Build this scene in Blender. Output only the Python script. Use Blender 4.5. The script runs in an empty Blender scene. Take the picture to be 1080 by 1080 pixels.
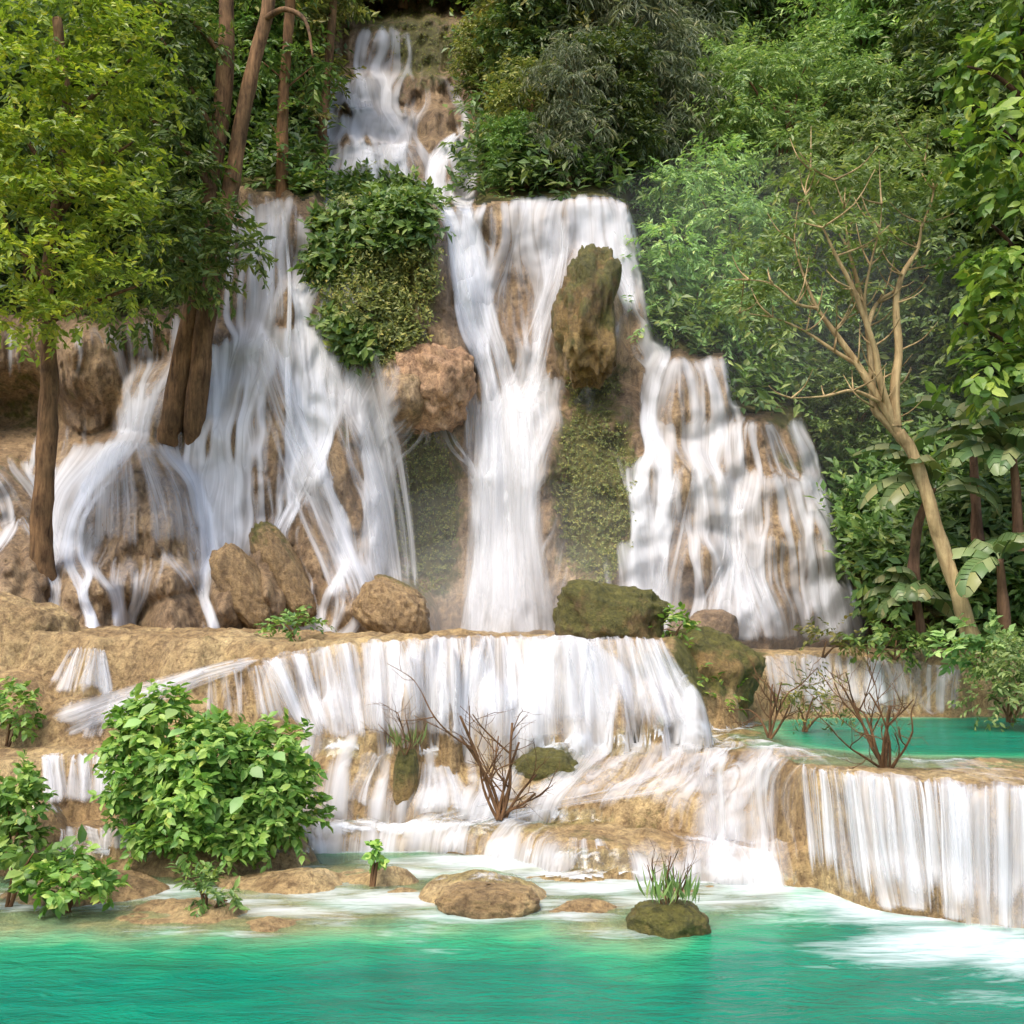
import bpy, math, random
import numpy as np
from mathutils import Vector

rng = np.random.default_rng(7)
random.seed(7)
C = bpy.context.scene.collection
scene = bpy.context.scene

# ------------------------------------------------------------------ camera frame
H_EYE = 3.0
TILT = math.radians(6.08)
F = 1080.0
CT, ST = math.cos(TILT), math.sin(TILT)

def P(u, v, d):
    """point of the place that lies d metres in front of the viewpoint, in direction (u, v)"""
    u = np.asarray(u, float); v = np.asarray(v, float); d = np.asarray(d, float)
    xc = (u - 540.0) / F; yc = (540.0 - v) / F
    dy = CT - yc * ST; dz = ST + yc * CT
    k = d / dy
    return np.stack([xc * k, d + 0 * k, H_EYE + dz * k], axis=-1)

def px_of(X, Y, Z):
    """direction in which a point of the place is seen"""
    z = Z - H_EYE
    fw = Y * CT + z * ST; up = -Y * ST + z * CT
    fw = np.maximum(fw, 0.05)
    return 540 + F * X / fw, 540 - F * up / fw

# ------------------------------------------------------------------ numpy noise
def _hash(ix, iy, iz):
    h = (ix * 374761393 + iy * 668265263 + iz * 1274126177) & 0xFFFFFFFF
    h = ((h ^ (h >> 13)) * 1103515245) & 0xFFFFFFFF
    h = ((h ^ (h >> 16)) * 2654435761) & 0xFFFFFFFF
    return ((h ^ (h >> 15)) & 0xFFFFFF) / float(0xFFFFFF)

def vnoise(x, y=0.0, z=0.0):
    x, y, z = np.broadcast_arrays(np.asarray(x, float), np.asarray(y, float), np.asarray(z, float))
    xi = np.floor(x).astype(np.int64); yi = np.floor(y).astype(np.int64); zi = np.floor(z).astype(np.int64)
    fx = x - xi; fy = y - yi; fz = z - zi
    fx = fx * fx * (3 - 2 * fx); fy = fy * fy * (3 - 2 * fy); fz = fz * fz * (3 - 2 * fz)
    def L(a, b, t): return a + (b - a) * t
    c = _hash
    x00 = L(c(xi, yi, zi), c(xi + 1, yi, zi), fx); x10 = L(c(xi, yi + 1, zi), c(xi + 1, yi + 1, zi), fx)
    x01 = L(c(xi, yi, zi + 1), c(xi + 1, yi, zi + 1), fx); x11 = L(c(xi, yi + 1, zi + 1), c(xi + 1, yi + 1, zi + 1), fx)
    return L(L(x00, x10, fy), L(x01, x11, fy), fz) * 2 - 1

def fbm(x, y=0.0, z=0.0, o=4):
    s = 0; a = 1.0; t = 0
    for i in range(o):
        s = s + a * vnoise(np.asarray(x) * 2**i + 17.3 * i, np.asarray(y) * 2**i + 5.1 * i, np.asarray(z) * 2**i - 9.7 * i)
        t += a; a *= 0.5
    return s / t

def sstep(a, b, x):
    t = np.clip((x - a) / (b - a), 0, 1)
    return t * t * (3 - 2 * t)

# ------------------------------------------------------------------ mesh helpers
def make_mesh(name, verts, faces, mat, attrs=None, smooth=True, parent=None, colattrs=None):
    """faces: list of int arrays, each (n,3) or (n,4)"""
    me = bpy.data.meshes.new(name)
    verts = np.asarray(verts, np.float32).reshape(-1, 3)
    faces = [np.asarray(f, np.int32) for f in faces if len(f)]
    loops = np.concatenate([f.ravel() for f in faces])
    totals = np.concatenate([np.full(len(f), f.shape[1], np.int32) for f in faces])
    starts = np.concatenate([[0], np.cumsum(totals)[:-1]]).astype(np.int32)
    me.vertices.add(len(verts)); me.vertices.foreach_set('co', verts.ravel())
    me.loops.add(len(loops)); me.loops.foreach_set('vertex_index', loops)
    me.polygons.add(len(totals))
    me.polygons.foreach_set('loop_start', starts); me.polygons.foreach_set('loop_total', totals)
    me.polygons.foreach_set('use_smooth', np.full(len(totals), smooth))
    for k, a in (attrs or {}).items():
        at = me.attributes.new(k, 'FLOAT', 'POINT'); at.data.foreach_set('value', np.asarray(a, np.float32).ravel())
    me.update(calc_edges=True); me.validate()
    me.materials.append(mat)
    o = bpy.data.objects.new(name, me); C.objects.link(o)
    if parent is not None: o.parent = parent
    return o

def grid_faces(nr, nc):
    i = np.arange(nr * nc).reshape(nr, nc)
    return np.stack([i[:-1, :-1], i[1:, :-1], i[1:, 1:], i[:-1, 1:]], -1).reshape(-1, 4)

class Acc:
    """collects pieces of ONE mesh"""
    def __init__(self): self.v = []; self.f3 = []; self.f4 = []; self.n = 0; self.a = {}
    def add(self, v, f3=None, f4=None, **attrs):
        v = np.asarray(v, float).reshape(-1, 3)
        if f3 is not None and len(f3): self.f3.append(np.asarray(f3) + self.n)
        if f4 is not None and len(f4): self.f4.append(np.asarray(f4) + self.n)
        for k, val in attrs.items(): self.a.setdefault(k, []).append(np.asarray(val, float).ravel())
        self.v.append(v); self.n += len(v)
    def build(self, name, mat, parent=None, smooth=True, origin=None):
        v = np.concatenate(self.v)
        if origin is not None: v = v - np.asarray(origin)
        fs = []
        if self.f3: fs.append(np.concatenate(self.f3))
        if self.f4: fs.append(np.concatenate(self.f4))
        return make_mesh(name, v, fs, mat, {k: np.concatenate(x) for k, x in self.a.items()}, smooth, parent)

def tag(o, label=None, cat=None, group=None, kind=None):
    if label: o['label'] = label
    if cat: o['category'] = cat
    if group: o['group'] = group
    if kind: o['kind'] = kind
    return o

def empty(name, loc, label=None, cat=None, group=None):
    o = bpy.data.objects.new(name, None); C.objects.link(o)
    o.location = tuple(float(c) for c in loc); o.empty_display_size = 0.2
    return tag(o, label, cat, group)

def copy_tree(o, parent=None):
    c = o.copy(); C.objects.link(c); c.parent = parent
    for ch in list(o.children): copy_tree(ch, c)
    return c

# ------------------------------------------------------------------ materials
def new_mat(name):
    m = bpy.data.materials.new(name); m.use_nodes = True
    nt = m.node_tree; nt.nodes.clear()
    out = nt.nodes.new('ShaderNodeOutputMaterial')
    return m, nt, out

def N(nt, t, **kw):
    n = nt.nodes.new(t)
    for k, v in kw.items():
        if k in n.inputs: n.inputs[k].default_value = v
        else: setattr(n, k, v)
    return n

def ramp(nt, stops, interp='LINEAR'):
    r = nt.nodes.new('ShaderNodeValToRGB'); r.color_ramp.interpolation = interp
    el = r.color_ramp.elements
    while len(el) < len(stops): el.new(0.5)
    for e, (p, c) in zip(el, stops):
        e.position = p; e.color = (*c, 1) if len(c) == 3 else c
    return r

def mixc(nt, fac, a, b, blend='MIX'):
    m = nt.nodes.new('ShaderNodeMix'); m.data_type = 'RGBA'; m.blend_type = blend
    for s, val in ((0, fac), (6, a), (7, b)):
        if hasattr(val, 'is_linked') or isinstance(val, bpy.types.NodeSocket): nt.links.new(val, m.inputs[s])
        else: m.inputs[s].default_value = (*val, 1) if isinstance(val, tuple) and len(val) == 3 else val
    return m.outputs[2]

def math_n(nt, op, a, b=0.0, clamp=False):
    m = nt.nodes.new('ShaderNodeMath'); m.operation = op; m.use_clamp = clamp
    for s, val in ((0, a), (1, b)):
        if isinstance(val, bpy.types.NodeSocket): nt.links.new(val, m.inputs[s])
        else: m.inputs[s].default_value = val
    return m.outputs[0]

def noise_n(nt, vec, scale, detail=5, rough=0.6, stretch=None, dist=0.0):
    if stretch:
        mp = nt.nodes.new('ShaderNodeMapping'); mp.inputs['Scale'].default_value = stretch
        nt.links.new(vec, mp.inputs['Vector']); vec = mp.outputs[0]
    n = nt.nodes.new('ShaderNodeTexNoise'); n.inputs['Scale'].default_value = scale
    n.inputs['Detail'].default_value = detail; n.inputs['Roughness'].default_value = rough
    n.inputs['Distortion'].default_value = dist
    nt.links.new(vec, n.inputs['Vector'])
    return n.outputs['Fac']

def attr_n(nt, name):
    a = nt.nodes.new('ShaderNodeAttribute'); a.attribute_name = name
    return a.outputs['Fac']

def rock_material(name, cols, streak=0.6, moss=True, rough=0.5, base_scale=0.45, mosscols=((0.045, 0.045, 0.010), (0.17, 0.15, 0.03))):
    m, nt, out = new_mat(name)
    pos = nt.nodes.new('ShaderNodeNewGeometry').outputs['Position']
    n1 = noise_n(nt, pos, base_scale, 8, 0.62)
    r1 = ramp(nt, [(0.28, cols[0]), (0.45, cols[1]), (0.6, cols[2]), (0.75, cols[3])]); nt.links.new(n1, r1.inputs[0])
    n2 = noise_n(nt, pos, 2.2, 6, 0.65, (1.5, 1.5, 0.22), 0.4)
    r2 = ramp(nt, [(0.32, (0.30, 0.27, 0.26)), (0.52, (1, 1, 1))]); nt.links.new(n2, r2.inputs[0])
    col = mixc(nt, streak, r1.outputs[0], r2.outputs[0], 'MULTIPLY')
    n3 = noise_n(nt, pos, 9.0, 6, 0.72, (1, 1, .8), .3)
    r3 = ramp(nt, [(0.36, (0.42, 0.36, 0.32)), (0.56, (1.08, 1.06, 1.0)), (0.72, (1.3, 1.25, 1.15))]); nt.links.new(n3, r3.inputs[0])
    col = mixc(nt, 0.9, col, r3.outputs[0], 'MULTIPLY')
    if moss:
        mo = attr_n(nt, 'moss')
        n4 = noise_n(nt, pos, 1.9, 7, 0.7)
        s = math_n(nt, 'ADD', math_n(nt, 'MULTIPLY', mo, 1.35), math_n(nt, 'MULTIPLY', math_n(nt, 'SUBTRACT', n4, 0.5), 2.6))
        mask = math_n(nt, 'MULTIPLY', math_n(nt, 'SUBTRACT', s, 0.55), 3.0, True)
        n5 = noise_n(nt, pos, 9.0, 5, 0.7)
        rm = ramp(nt, [(0.3, mosscols[0]), (0.7, mosscols[1])]); nt.links.new(n5, rm.inputs[0])
        col = mixc(nt, mask, col, rm.outputs[0])
    b = N(nt, 'ShaderNodeBsdfPrincipled', Roughness=rough)
    b.inputs['Specular IOR Level'].default_value = 0.4
    nt.links.new(col, b.inputs['Base Color'])
    n6 = noise_n(nt, pos, 30.0, 4, 0.75, (1, 1, 1.4), .6)
    r6 = ramp(nt, [(0.36, (0.5, 0.44, 0.38)), (0.52, (1, 1, 1)), (0.7, (1.25, 1.22, 1.15))]); nt.links.new(n6, r6.inputs[0])
    col = mixc(nt, 0.65, col, r6.outputs[0], 'MULTIPLY'); nt.links.new(col, b.inputs['Base Color'])
    hsum = math_n(nt, 'ADD', math_n(nt, 'ADD', math_n(nt, 'MULTIPLY', n2, 0.6), math_n(nt, 'MULTIPLY', n3, 0.5)), math_n(nt, 'MULTIPLY', n6, .16))
    bm = N(nt, 'ShaderNodeBump', Strength=1.0, Distance=0.16); nt.links.new(hsum, bm.inputs['Height'])
    nt.links.new(bm.outputs[0], b.inputs['Normal']); nt.links.new(b.outputs[0], out.inputs[0])
    return m

def leaf_material(name, c1, c2, c3, trans=0.3, rough=0.42, tint=0.5):
    m, nt, out = new_mat(name)
    g = nt.nodes.new('ShaderNodeNewGeometry')
    r = ramp(nt, [(0.0, c1), (0.5, c2), (0.93, c3), (0.975, (c3[0] * 1.15, c3[1] * .97, c3[2] * .85))]); nt.links.new(g.outputs['Random Per Island'], r.inputs[0])
    oi = nt.nodes.new('ShaderNodeObjectInfo')
    n = noise_n(nt, g.outputs['Position'], 0.8, 3, 0.6)
    r2 = ramp(nt, [(0.33, (0.62, 0.70, 0.65)), (0.67, (1.3, 1.2, 0.95))]); nt.links.new(n, r2.inputs[0])
    col = mixc(nt, tint, r.outputs[0], r2.outputs[0], 'MULTIPLY')
    hs = nt.nodes.new('ShaderNodeHueSaturation')
    nt.links.new(math_n(nt, 'ADD', math_n(nt, 'MULTIPLY', oi.outputs['Random'], 0.03), 0.485), hs.inputs['Hue'])
    nt.links.new(math_n(nt, 'ADD', math_n(nt, 'MULTIPLY', oi.outputs['Random'], 0.55), 0.88), hs.inputs['Value'])
    hs.inputs['Saturation'].default_value = .93
    nt.links.new(col, hs.inputs['Color']); col = hs.outputs[0]
    b = N(nt, 'ShaderNodeBsdfPrincipled', Roughness=rough); b.inputs['Specular IOR Level'].default_value = 0.35
    nt.links.new(col, b.inputs['Base Color'])
    t = nt.nodes.new('ShaderNodeBsdfTranslucent')
    nt.links.new(mixc(nt, 1.0, col, (1.15, 1.25, 0.6), 'MULTIPLY'), t.inputs['Color'])
    mx = nt.nodes.new('ShaderNodeMixShader'); mx.inputs[0].default_value = trans
    nt.links.new(b.outputs[0], mx.inputs[1]); nt.links.new(t.outputs[0], mx.inputs[2]); nt.links.new(mx.outputs[0], out.inputs[0])
    return m

def bark_material(name, c1, c2, scale=6.0, moss=0.0):
    m, nt, out = new_mat(name)
    pos = nt.nodes.new('ShaderNodeNewGeometry').outputs['Position']
    n = noise_n(nt, pos, scale, 7, 0.7, (1.6, 1.6, 0.3), 0.5)
    r = ramp(nt, [(0.32, c1), (0.66, c2)]); nt.links.new(n, r.inputs[0])
    col = r.outputs[0]
    n2 = noise_n(nt, pos, 1.3, 5, 0.6)
    r2 = ramp(nt, [(0.4, (0.55, 0.55, 0.5)), (0.62, (1.2, 1.15, 1.1))]); nt.links.new(n2, r2.inputs[0])
    col = mixc(nt, 0.8, col, r2.outputs[0], 'MULTIPLY')
    b = N(nt, 'ShaderNodeBsdfPrincipled', Roughness=0.8); b.inputs['Specular IOR Level'].default_value = 0.2
    nt.links.new(col, b.inputs['Base Color'])
    bm = N(nt, 'ShaderNodeBump', Strength=0.8, Distance=0.04); nt.links.new(n, bm.inputs['Height'])
    nt.links.new(bm.outputs[0], b.inputs['Normal']); nt.links.new(b.outputs[0], out.inputs[0])
    return m

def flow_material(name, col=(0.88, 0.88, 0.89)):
    """white water: a draped sheet whose streaks let the rock show between them"""
    m, nt, out = new_mat(name)
    sx = attr_n(nt, 'across'); al = attr_n(nt, 'along'); cov = attr_n(nt, 'cover'); sd = attr_n(nt, 'seed')
    def st(fx, fy, det, dist):
        cx = nt.nodes.new('ShaderNodeCombineXYZ')
        nt.links.new(math_n(nt, 'MULTIPLY', sx, fx), cx.inputs[0]); nt.links.new(math_n(nt, 'MULTIPLY', al, fy), cx.inputs[1]); nt.links.new(sd, cx.inputs[2])
        n = N(nt, 'ShaderNodeTexNoise', Scale=1.0, Detail=det, Roughness=0.6, Distortion=dist); nt.links.new(cx.outputs[0], n.inputs['Vector'])
        return n.outputs['Fac']
    n1 = st(2.6, 0.16, 2.0, .15); n2 = st(11.0, 0.42, 3.0, .1)
    nz = math_n(nt, 'ADD', math_n(nt, 'MULTIPLY', math_n(nt, 'SUBTRACT', n1, .5), 2.0), math_n(nt, 'MULTIPLY', math_n(nt, 'SUBTRACT', n2, .5), 1.25))
    a = math_n(nt, 'ADD', math_n(nt, 'SUBTRACT', math_n(nt, 'MULTIPLY', cov, 1.9), .95), nz)
    a = math_n(nt, 'MULTIPLY', math_n(nt, 'ADD', a, .30), .62, True)
    a = math_n(nt, 'MULTIPLY', a, math_n(nt, 'MULTIPLY', cov, 5.0, True))
    d = nt.nodes.new('ShaderNodeBsdfDiffuse'); d.inputs['Color'].default_value = (*col, 1)
    t = nt.nodes.new('ShaderNodeBsdfTranslucent'); t.inputs['Color'].default_value = (*col, 1)
    bm = N(nt, 'ShaderNodeBump', Strength=.35, Distance=.08); nt.links.new(nz, bm.inputs['Height'])
    nt.links.new(bm.outputs[0], d.inputs['Normal'])
    m1 = nt.nodes.new('ShaderNodeMixShader'); m1.inputs[0].default_value = 0.42
    nt.links.new(d.outputs[0], m1.inputs[1]); nt.links.new(t.outputs[0], m1.inputs[2])
    tr = nt.nodes.new('ShaderNodeBsdfTransparent')
    m2 = nt.nodes.new('ShaderNodeMixShader'); nt.links.new(a, m2.inputs[0])
    nt.links.new(tr.outputs[0], m2.inputs[1]); nt.links.new(m1.outputs[0], m2.inputs[2]); nt.links.new(m2.outputs[0], out.inputs[0])
    return m

M = {}
M['rock'] = rock_material('travertine_cliff', ((0.13, 0.088, 0.052), (0.29, 0.195, 0.11), (0.44, 0.31, 0.175), (0.57, 0.44, 0.285)), 0.72, rough=.42)
M['terrace'] = rock_material('travertine_terrace', ((0.21, 0.14, 0.065), (0.40, 0.27, 0.125), (0.54, 0.395, 0.195), (0.63, 0.50, 0.29)), 0.45, rough=0.5, base_scale=0.8)
M['orange_rock'] = rock_material('orange_travertine', ((0.26, 0.15, 0.08), (0.45, 0.27, 0.15), (0.58, 0.37, 0.22), (0.66, 0.47, 0.31)), 0.5)
M['tan_rock'] = rock_material('wet_tan_rock', ((0.13, 0.085, 0.045), (0.30, 0.20, 0.095), (0.44, 0.30, 0.15), (0.54, 0.39, 0.21)), 0.6, rough=.42)
M['mossy_rock'] = rock_material('mossy_rock', ((0.08, 0.055, 0.02), (0.20, 0.13, 0.045), (0.30, 0.20, 0.07), (0.36, 0.26, 0.1)), 0.3)
M['soil'] = rock_material('forest_floor', ((0.015, 0.02, 0.008), (0.03, 0.035, 0.012), (0.05, 0.05, 0.02), (0.08, 0.07, 0.035)), 0.3, rough=0.9)
M['flow'] = flow_material('white_water')
M['flow_grey'] = flow_material('thin_water_painted_shade', (0.80, 0.82, 0.86))  # greyer copy of white water, the recess shade put into its colour
M['flow'].use_nodes = True
# ------------------------------------------------------------------ CLIFF AND HILLSIDE
US = np.arange(-240, 1400, 2.0); VS = np.arange(-170, 702, 2.0)
U, V = np.meshgrid(US, VS)

def lipcurve(u):
    return np.interp(u, [-160, 0, 100, 190, 225, 250, 300, 318, 340, 385, 440, 462, 520, 640, 662, 678, 690, 700, 765, 772, 845, 860, 880, 905, 1240],
                        [335, 335, 335, 325, 235, 199, 200, 215, 205, 195, 205, 222, 216, 209, 218, 300, 365, 371, 372, 433, 437, 470, 560, 640, 690])

def gauss(du, dv, ru, rv): return np.exp(-((U - du) / ru) ** 2 - ((V - dv) / rv) ** 2)
def dome(cu, cv, ru, rv, p=1.0):
    r2 = ((U - cu) / ru) ** 2 + ((V - cv) / rv) ** 2
    return np.sqrt(np.clip(1 - r2, 0, 1)) ** p

lipn = 5 * vnoise(U / 13., 1.5) + 6 * vnoise(U / 37., 4.5)
wall = 23.6 + (660 - V) * 0.0062 + 0.7 * sstep(520, 700, U) - 0.3 * sstep(850, 700, U)
lip = lipcurve(U) + lipn * (1 - .6 * sstep(440, 470, U) * sstep(690, 660, U))
# forest slope above and beside the rock face
up = lip - V
lips = np.array([np.convolve(np.pad(lipcurve(US), 40, mode='edge'), np.hanning(81) / np.hanning(81).sum(), 'valid')])
hill = 23.6 + (660 - lips) * 0.0062 + 1.6 * sstep(0, 22, up) + np.clip(lips - V, 0, None) * 0.048
right = 20.6 + (690 - V) * 0.030 - (U - 900) * 0.0075
wr = sstep(850, 910, U)
hill = hill * (1 - wr) + right * wr
above = sstep(-2, 6, up)
D = wall * (1 - above) + hill * above
# upper cascade: stepped rock at the head of the valley
Vj = V + 9 * fbm(U / 30., V / 60., 1., 3) + 5 * np.abs(np.sin(U / 9. + 3 * vnoise(U / 40., 2.)))
steps = np.interp(Vj, [-170, 0, 20, 26, 76, 80, 112, 118, 145, 150, 214, 222], [52, 44, 41, 37.5, 37.2, 35.4, 35.2, 33.6, 33.3, 31.8, 31.0, 29.2])
ucl = sstep(330, 352, U) * (1 - sstep(492, 512, U)) * (1 - sstep(206, 222, V)) * sstep(-40, 20, V)
D = D * (1 - ucl) + steps * ucl
# recesses
for (cu, cv, ru, rv, a) in [(25, 440, 75, 38, 2.2), (445, 545, 50, 110, 1.0), (545, 330, 50, 120, 0.9), (628, 414, 30, 20, 1.0),
                            (150, 400, 110, 55, 0.9), (320, 300, 16, 60, 0.6), (480, 600, 60, 80, 0.6), (600, 570, 22, 110, .8), (230, 520, 24, 50, .5),
                            (700, 600, 14, 60, .3), (840, 455, 20, 20, .5)]:
    D += a * gauss(cu, cv, ru, rv)
# rounded travertine bulges: the one standing farthest out wins
B = np.zeros_like(D)
for (cu, cv, ru, rv, a) in [
    (138, 580, 98, 128, 3.0), (85, 650, 75, 92, 3.7), (15, 650, 60, 110, 4.3), (192, 665, 58, 58, 3.9), (172, 612, 52, 40, 3.5),
    (-60, 560, 120, 90, 2.6), (236, 560, 60, 120, 1.5), (275, 470, 55, 130, 1.6), (282, 625, 36, 86, 2.9), (240, 640, 34, 70, 3.3),
    (325, 600, 40, 90, 2.2), (350, 570, 62, 140, 1.3), (330, 320, 30, 40, 1.0), (312, 352, 36, 60, 1.2), (225, 450, 50, 120, 1.3),
    (365, 640, 45, 60, 2.7), (345, 450, 50, 120, 1.0), (345, 505, 40, 55, 1.5), (415, 655, 48, 46, 3.4), (92, 395, 42, 62, 1.2), (185, 430, 70, 50, 1.4),
    (398, 300, 80, 140, 1.2), (360, 230, 60, 60, .7), (440, 260, 34, 80, 1.2), (385, 330, 40, 60, 1.5), (420, 240, 36, 40, 1.5), (428, 400, 40, 60, 1.5), (468, 380, 32, 60, 1.1),
    (618, 345, 38, 82, 1.7), (640, 440, 46, 40, 1.2), (622, 560, 62, 120, 1.5), (590, 490, 40, 60, 1.3), (655, 600, 45, 75, 1.7), (560, 470, 30, 60, .8),
    (730, 425, 56, 66, 1.4), (765, 475, 92, 50, 1.2), (705, 545, 85, 100, 2.0), (812, 590, 66, 115, 1.8), (775, 655, 90, 74, 2.5), (868, 650, 46, 75, 1.5),
    (680, 470, 35, 45, 1.3), (735, 600, 50, 60, 2.4), (655, 650, 60, 50, 1.9), (850, 600, 40, 90, 1.6)]:
    B = np.maximum(B, a * dome(cu, cv, ru, rv))
below = 1 - sstep(-12, 4, up) * (1 - gauss(400, 210, 90, 60))
BU = np.zeros_like(D)
for (cu, cv, ru, rv, a) in [(378, 98, 32, 30, 1.0), (372, 165, 44, 44, 1.4), (398, 138, 32, 20, 1.3), (428, 172, 30, 38, 1.5), (440, 70, 36, 40, .8), (468, 185, 24, 50, 1.2), (392, 55, 30, 32, .8), (455, 130, 26, 36, .9), (415, 110, 22, 26, .9), (352, 130, 20, 40, .7)]: BU = np.maximum(BU, a * dome(cu, cv, ru, rv))
D -= BU * ucl
D -= (B * (1 + .20 * fbm(U / 26., V / 34., 3.3, 3)) + .5 * np.clip(fbm(U / 34., V / 46., 7.7, 2), 0, 1)) * below
# box blur once, then lumps and flutes of the stone in real space
K = np.pad(D, 1, mode='edge'); D = (K[:-2, 1:-1] + K[2:, 1:-1] + K[1:-1, :-2] + K[1:-1, 2:] + 2 * K[1:-1, 1:-1]) / 6
W = P(U, V, D)
rocky = (1 - above)
lump = fbm(W[..., 0] * 0.8, W[..., 1] * 0.5, W[..., 2] * 0.8, 5) * 0.42
flut = fbm(W[..., 0] * 2.6, W[..., 1] * 1.2, W[..., 2] * 0.45, 4) * 0.26 + np.abs(fbm(W[..., 0] * 6, 3.0, W[..., 2] * .9, 2)) * 0.12
D -= (lump + flut) * rocky * (0.5 + 0.5 * sstep(0, 30, -up)) + (fbm(W[..., 0] * .35, W[..., 1] * .35, W[..., 2] * .35, 4) * 1.0) * (1 - rocky) * (1 - ucl) + (lump * 1.6 + flut * 2.0) * ucl
DB = D
WB = P(U, V, DB)

def blob(lst):
    m = np.zeros_like(D)
    for (cu, cv, ru, rv, a) in lst: m = np.maximum(m, a * np.exp(-(((U - cu) / ru) ** 2 + ((V - cv) / rv) ** 2) ** 1.5))
    return m
moss = blob([(395, 280, 70, 125, 1.1), (450, 540, 42, 110, .95), (628, 520, 55, 125, .9), (625, 410, 40, 40, .8), (610, 300, 28, 30, .35),
             (345, 440, 30, 60, .5), (20, 420, 70, 50, .5), (20, 500, 60, 30, .45), (450, 50, 50, 50, .8), (430, 25, 70, 20, .7), (425, 120, 30, 30, .4),
             (300, 610, 30, 50, .28), (560, 480, 40, 60, .3), (870, 470, 60, 100, .6), (850, 420, 60, 50, .8)])
moss = np.maximum(moss, above * (1 - ucl) * 0.9)
nr, nc = U.shape
Fq = grid_faces(nr, nc)
vi = np.arange(nr * nc).reshape(nr, nc)
cell_above = ((above * (1 - ucl))[:-1, :-1] > 0.5).ravel()
def submesh(name, sel, mat):
    f = Fq[sel]; used = np.unique(f); remap = np.full(nr * nc, -1); remap[used] = np.arange(len(used))
    return make_mesh(name, WB.reshape(-1, 3)[used], [remap[f]], mat, {'moss': moss.ravel()[used]})
cliff = tag(submesh('cliff', ~cell_above, M['rock']), kind='structure')
hillside = tag(submesh('hillside', cell_above, M['soil']), kind='structure')

def bil(G, u, v, u0, v0, st):
    fu = np.clip((np.asarray(u) - u0) / st, 0, G.shape[1] - 1.001); fv = np.clip((np.asarray(v) - v0) / st, 0, G.shape[0] - 1.001)
    i = fu.astype(int); j = fv.astype(int); a = fu - i; b = fv - j
    return (G[j, i] * (1 - a) + G[j, i + 1] * a) * (1 - b) + (G[j + 1, i] * (1 - a) + G[j + 1, i + 1] * a) * b
def depth_b(u, v): return bil(DB, u, v, US[0], VS[0], 2.0)

# ------------------------------------------------------------------ TERRACES (world height field)
def curve(pts):
    q = np.array(pts, float); X = P(q[:, 0], 700, q[:, 1])[:, 0]
    return X, q[:, 1]
def val(pts):      # values along X, given as (direction u, distance, value)
    q = np.array(pts, float); X = P(q[:, 0], 700, q[:, 1])[:, 0]
    return lambda x: np.interp(x, X, q[:, 2])
L1 = curve([(-400, 10.2), (0, 10.5), (240, 10.7), (430, 11.2), (540, 11.0), (660, 10.5), (740, 11.0), (850, 12.0), (920, 11.4), (1080, 10.6), (1300, 10.2)])
L2 = curve([(-400, 13.2), (60, 13.2), (200, 13.2), (330, 14.0), (450, 14.3), (540, 13.7), (580, 12.95), (660, 12.7), (740, 12.55), (800, 12.35), (850, 12.1), (900, 11.35), (1000, 10.75), (1080, 10.55), (1300, 10.2)])
L3 = curve([(-400, 14.2), (40, 14.3), (140, 14.4), (330, 15.2), (450, 15.5), (560, 15.6), (620, 15.7), (700, 15.4), (790, 14.2), (830, 12.9), (850, 12.3), (900, 11.55), (1000, 10.95), (1080, 10.75), (1300, 10.4)])
L4 = curve([(-400, 16.8), (100, 16.7), (270, 16.4), (330, 16.15), (400, 16.0), (500, 15.9), (600, 15.95), (690, 16.2), (725, 16.7), (750, 17.7), (790, 19.0), (850, 19.6), (1030, 19.7), (1300, 19.3)])
W3 = val([(-400, 14, .3), (130, 14.5, .35), (300, 15, .8), (450, 15, 1.1), (560, 15, 1.5), (700, 15, 1.9), (780, 14, 1.5), (835, 12.9, .5), (870, 12, .28), (1300, 10.5, .28)])
W4 = val([(-400, 16.6, .5), (250, 16.4, .7), (330, 16.1, .75), (500, 15.9, .65), (700, 16.2, .75), (760, 17.7, 1.3), (800, 19, .9), (1300, 19.4, .9)])
S1 = 1.42
Z4 = val([(-400, 16, 1.62), (100, 16, 1.60), (270, 16, 1.53), (705, 16, 1.52), (740, 17.2, 1.5), (790, 19, 1.14), (1300, 19, 1.10)])

def step(Y, Lc, X, w, nz):
    lip = np.interp(X, Lc[0], Lc[1]) + nz
    t = np.clip((Y - (lip - w)) / w, 0, 1)
    return np.sqrt(np.clip(1 - (1 - t) ** 2, 0, 1)) * 0.8 + 0.2 * t * t * (3 - 2 * t)

LUMPS = []   # (u, v, d, rx, ry, rz): rounded rises standing on the terraces
def lumps(X, Y, lst):
    z = np.zeros_like(X)
    for (u, v, d, rx, ry, rz) in lst:
        c = P(u, v, d); q = ((X - c[0]) / rx) ** 2 + ((Y - d) / ry) ** 2
        z = np.maximum(z, rz * np.sqrt(np.clip(1 - q, 0, 1)) ** 1.3)
    return z
ROCKY = [
         (430, 800, 15.3, .45, .7, .22), (470, 800, 15.2, .35, .6, .2), (370, 810, 15.1, .5, .7, .2), (590, 800, 15.3, .45, .5, .3), (585, 795, 15.3, .5, .4, .32),
         (510, 935, 11.6, .75, .5, .30), (300, 925, 12.2, .9, .5, .2), (400, 925, 12.3, .5, .3, .22), (190, 960, 11.0, .7, .5, .12), (705, 968, 10.6, .55, .4, .12), (620, 955, 11.0, .5, .35, .1),
         (90, 930, 11.8, 1.0, .6, .22), (600, 985, 10.1, .5, .35, .09), (280, 980, 10.4, .5, .3, .07), (230, 860, 13.4, 1.3, 1.0, .6), (0, 870, 13.2, .8, .8, .5)]
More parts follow.
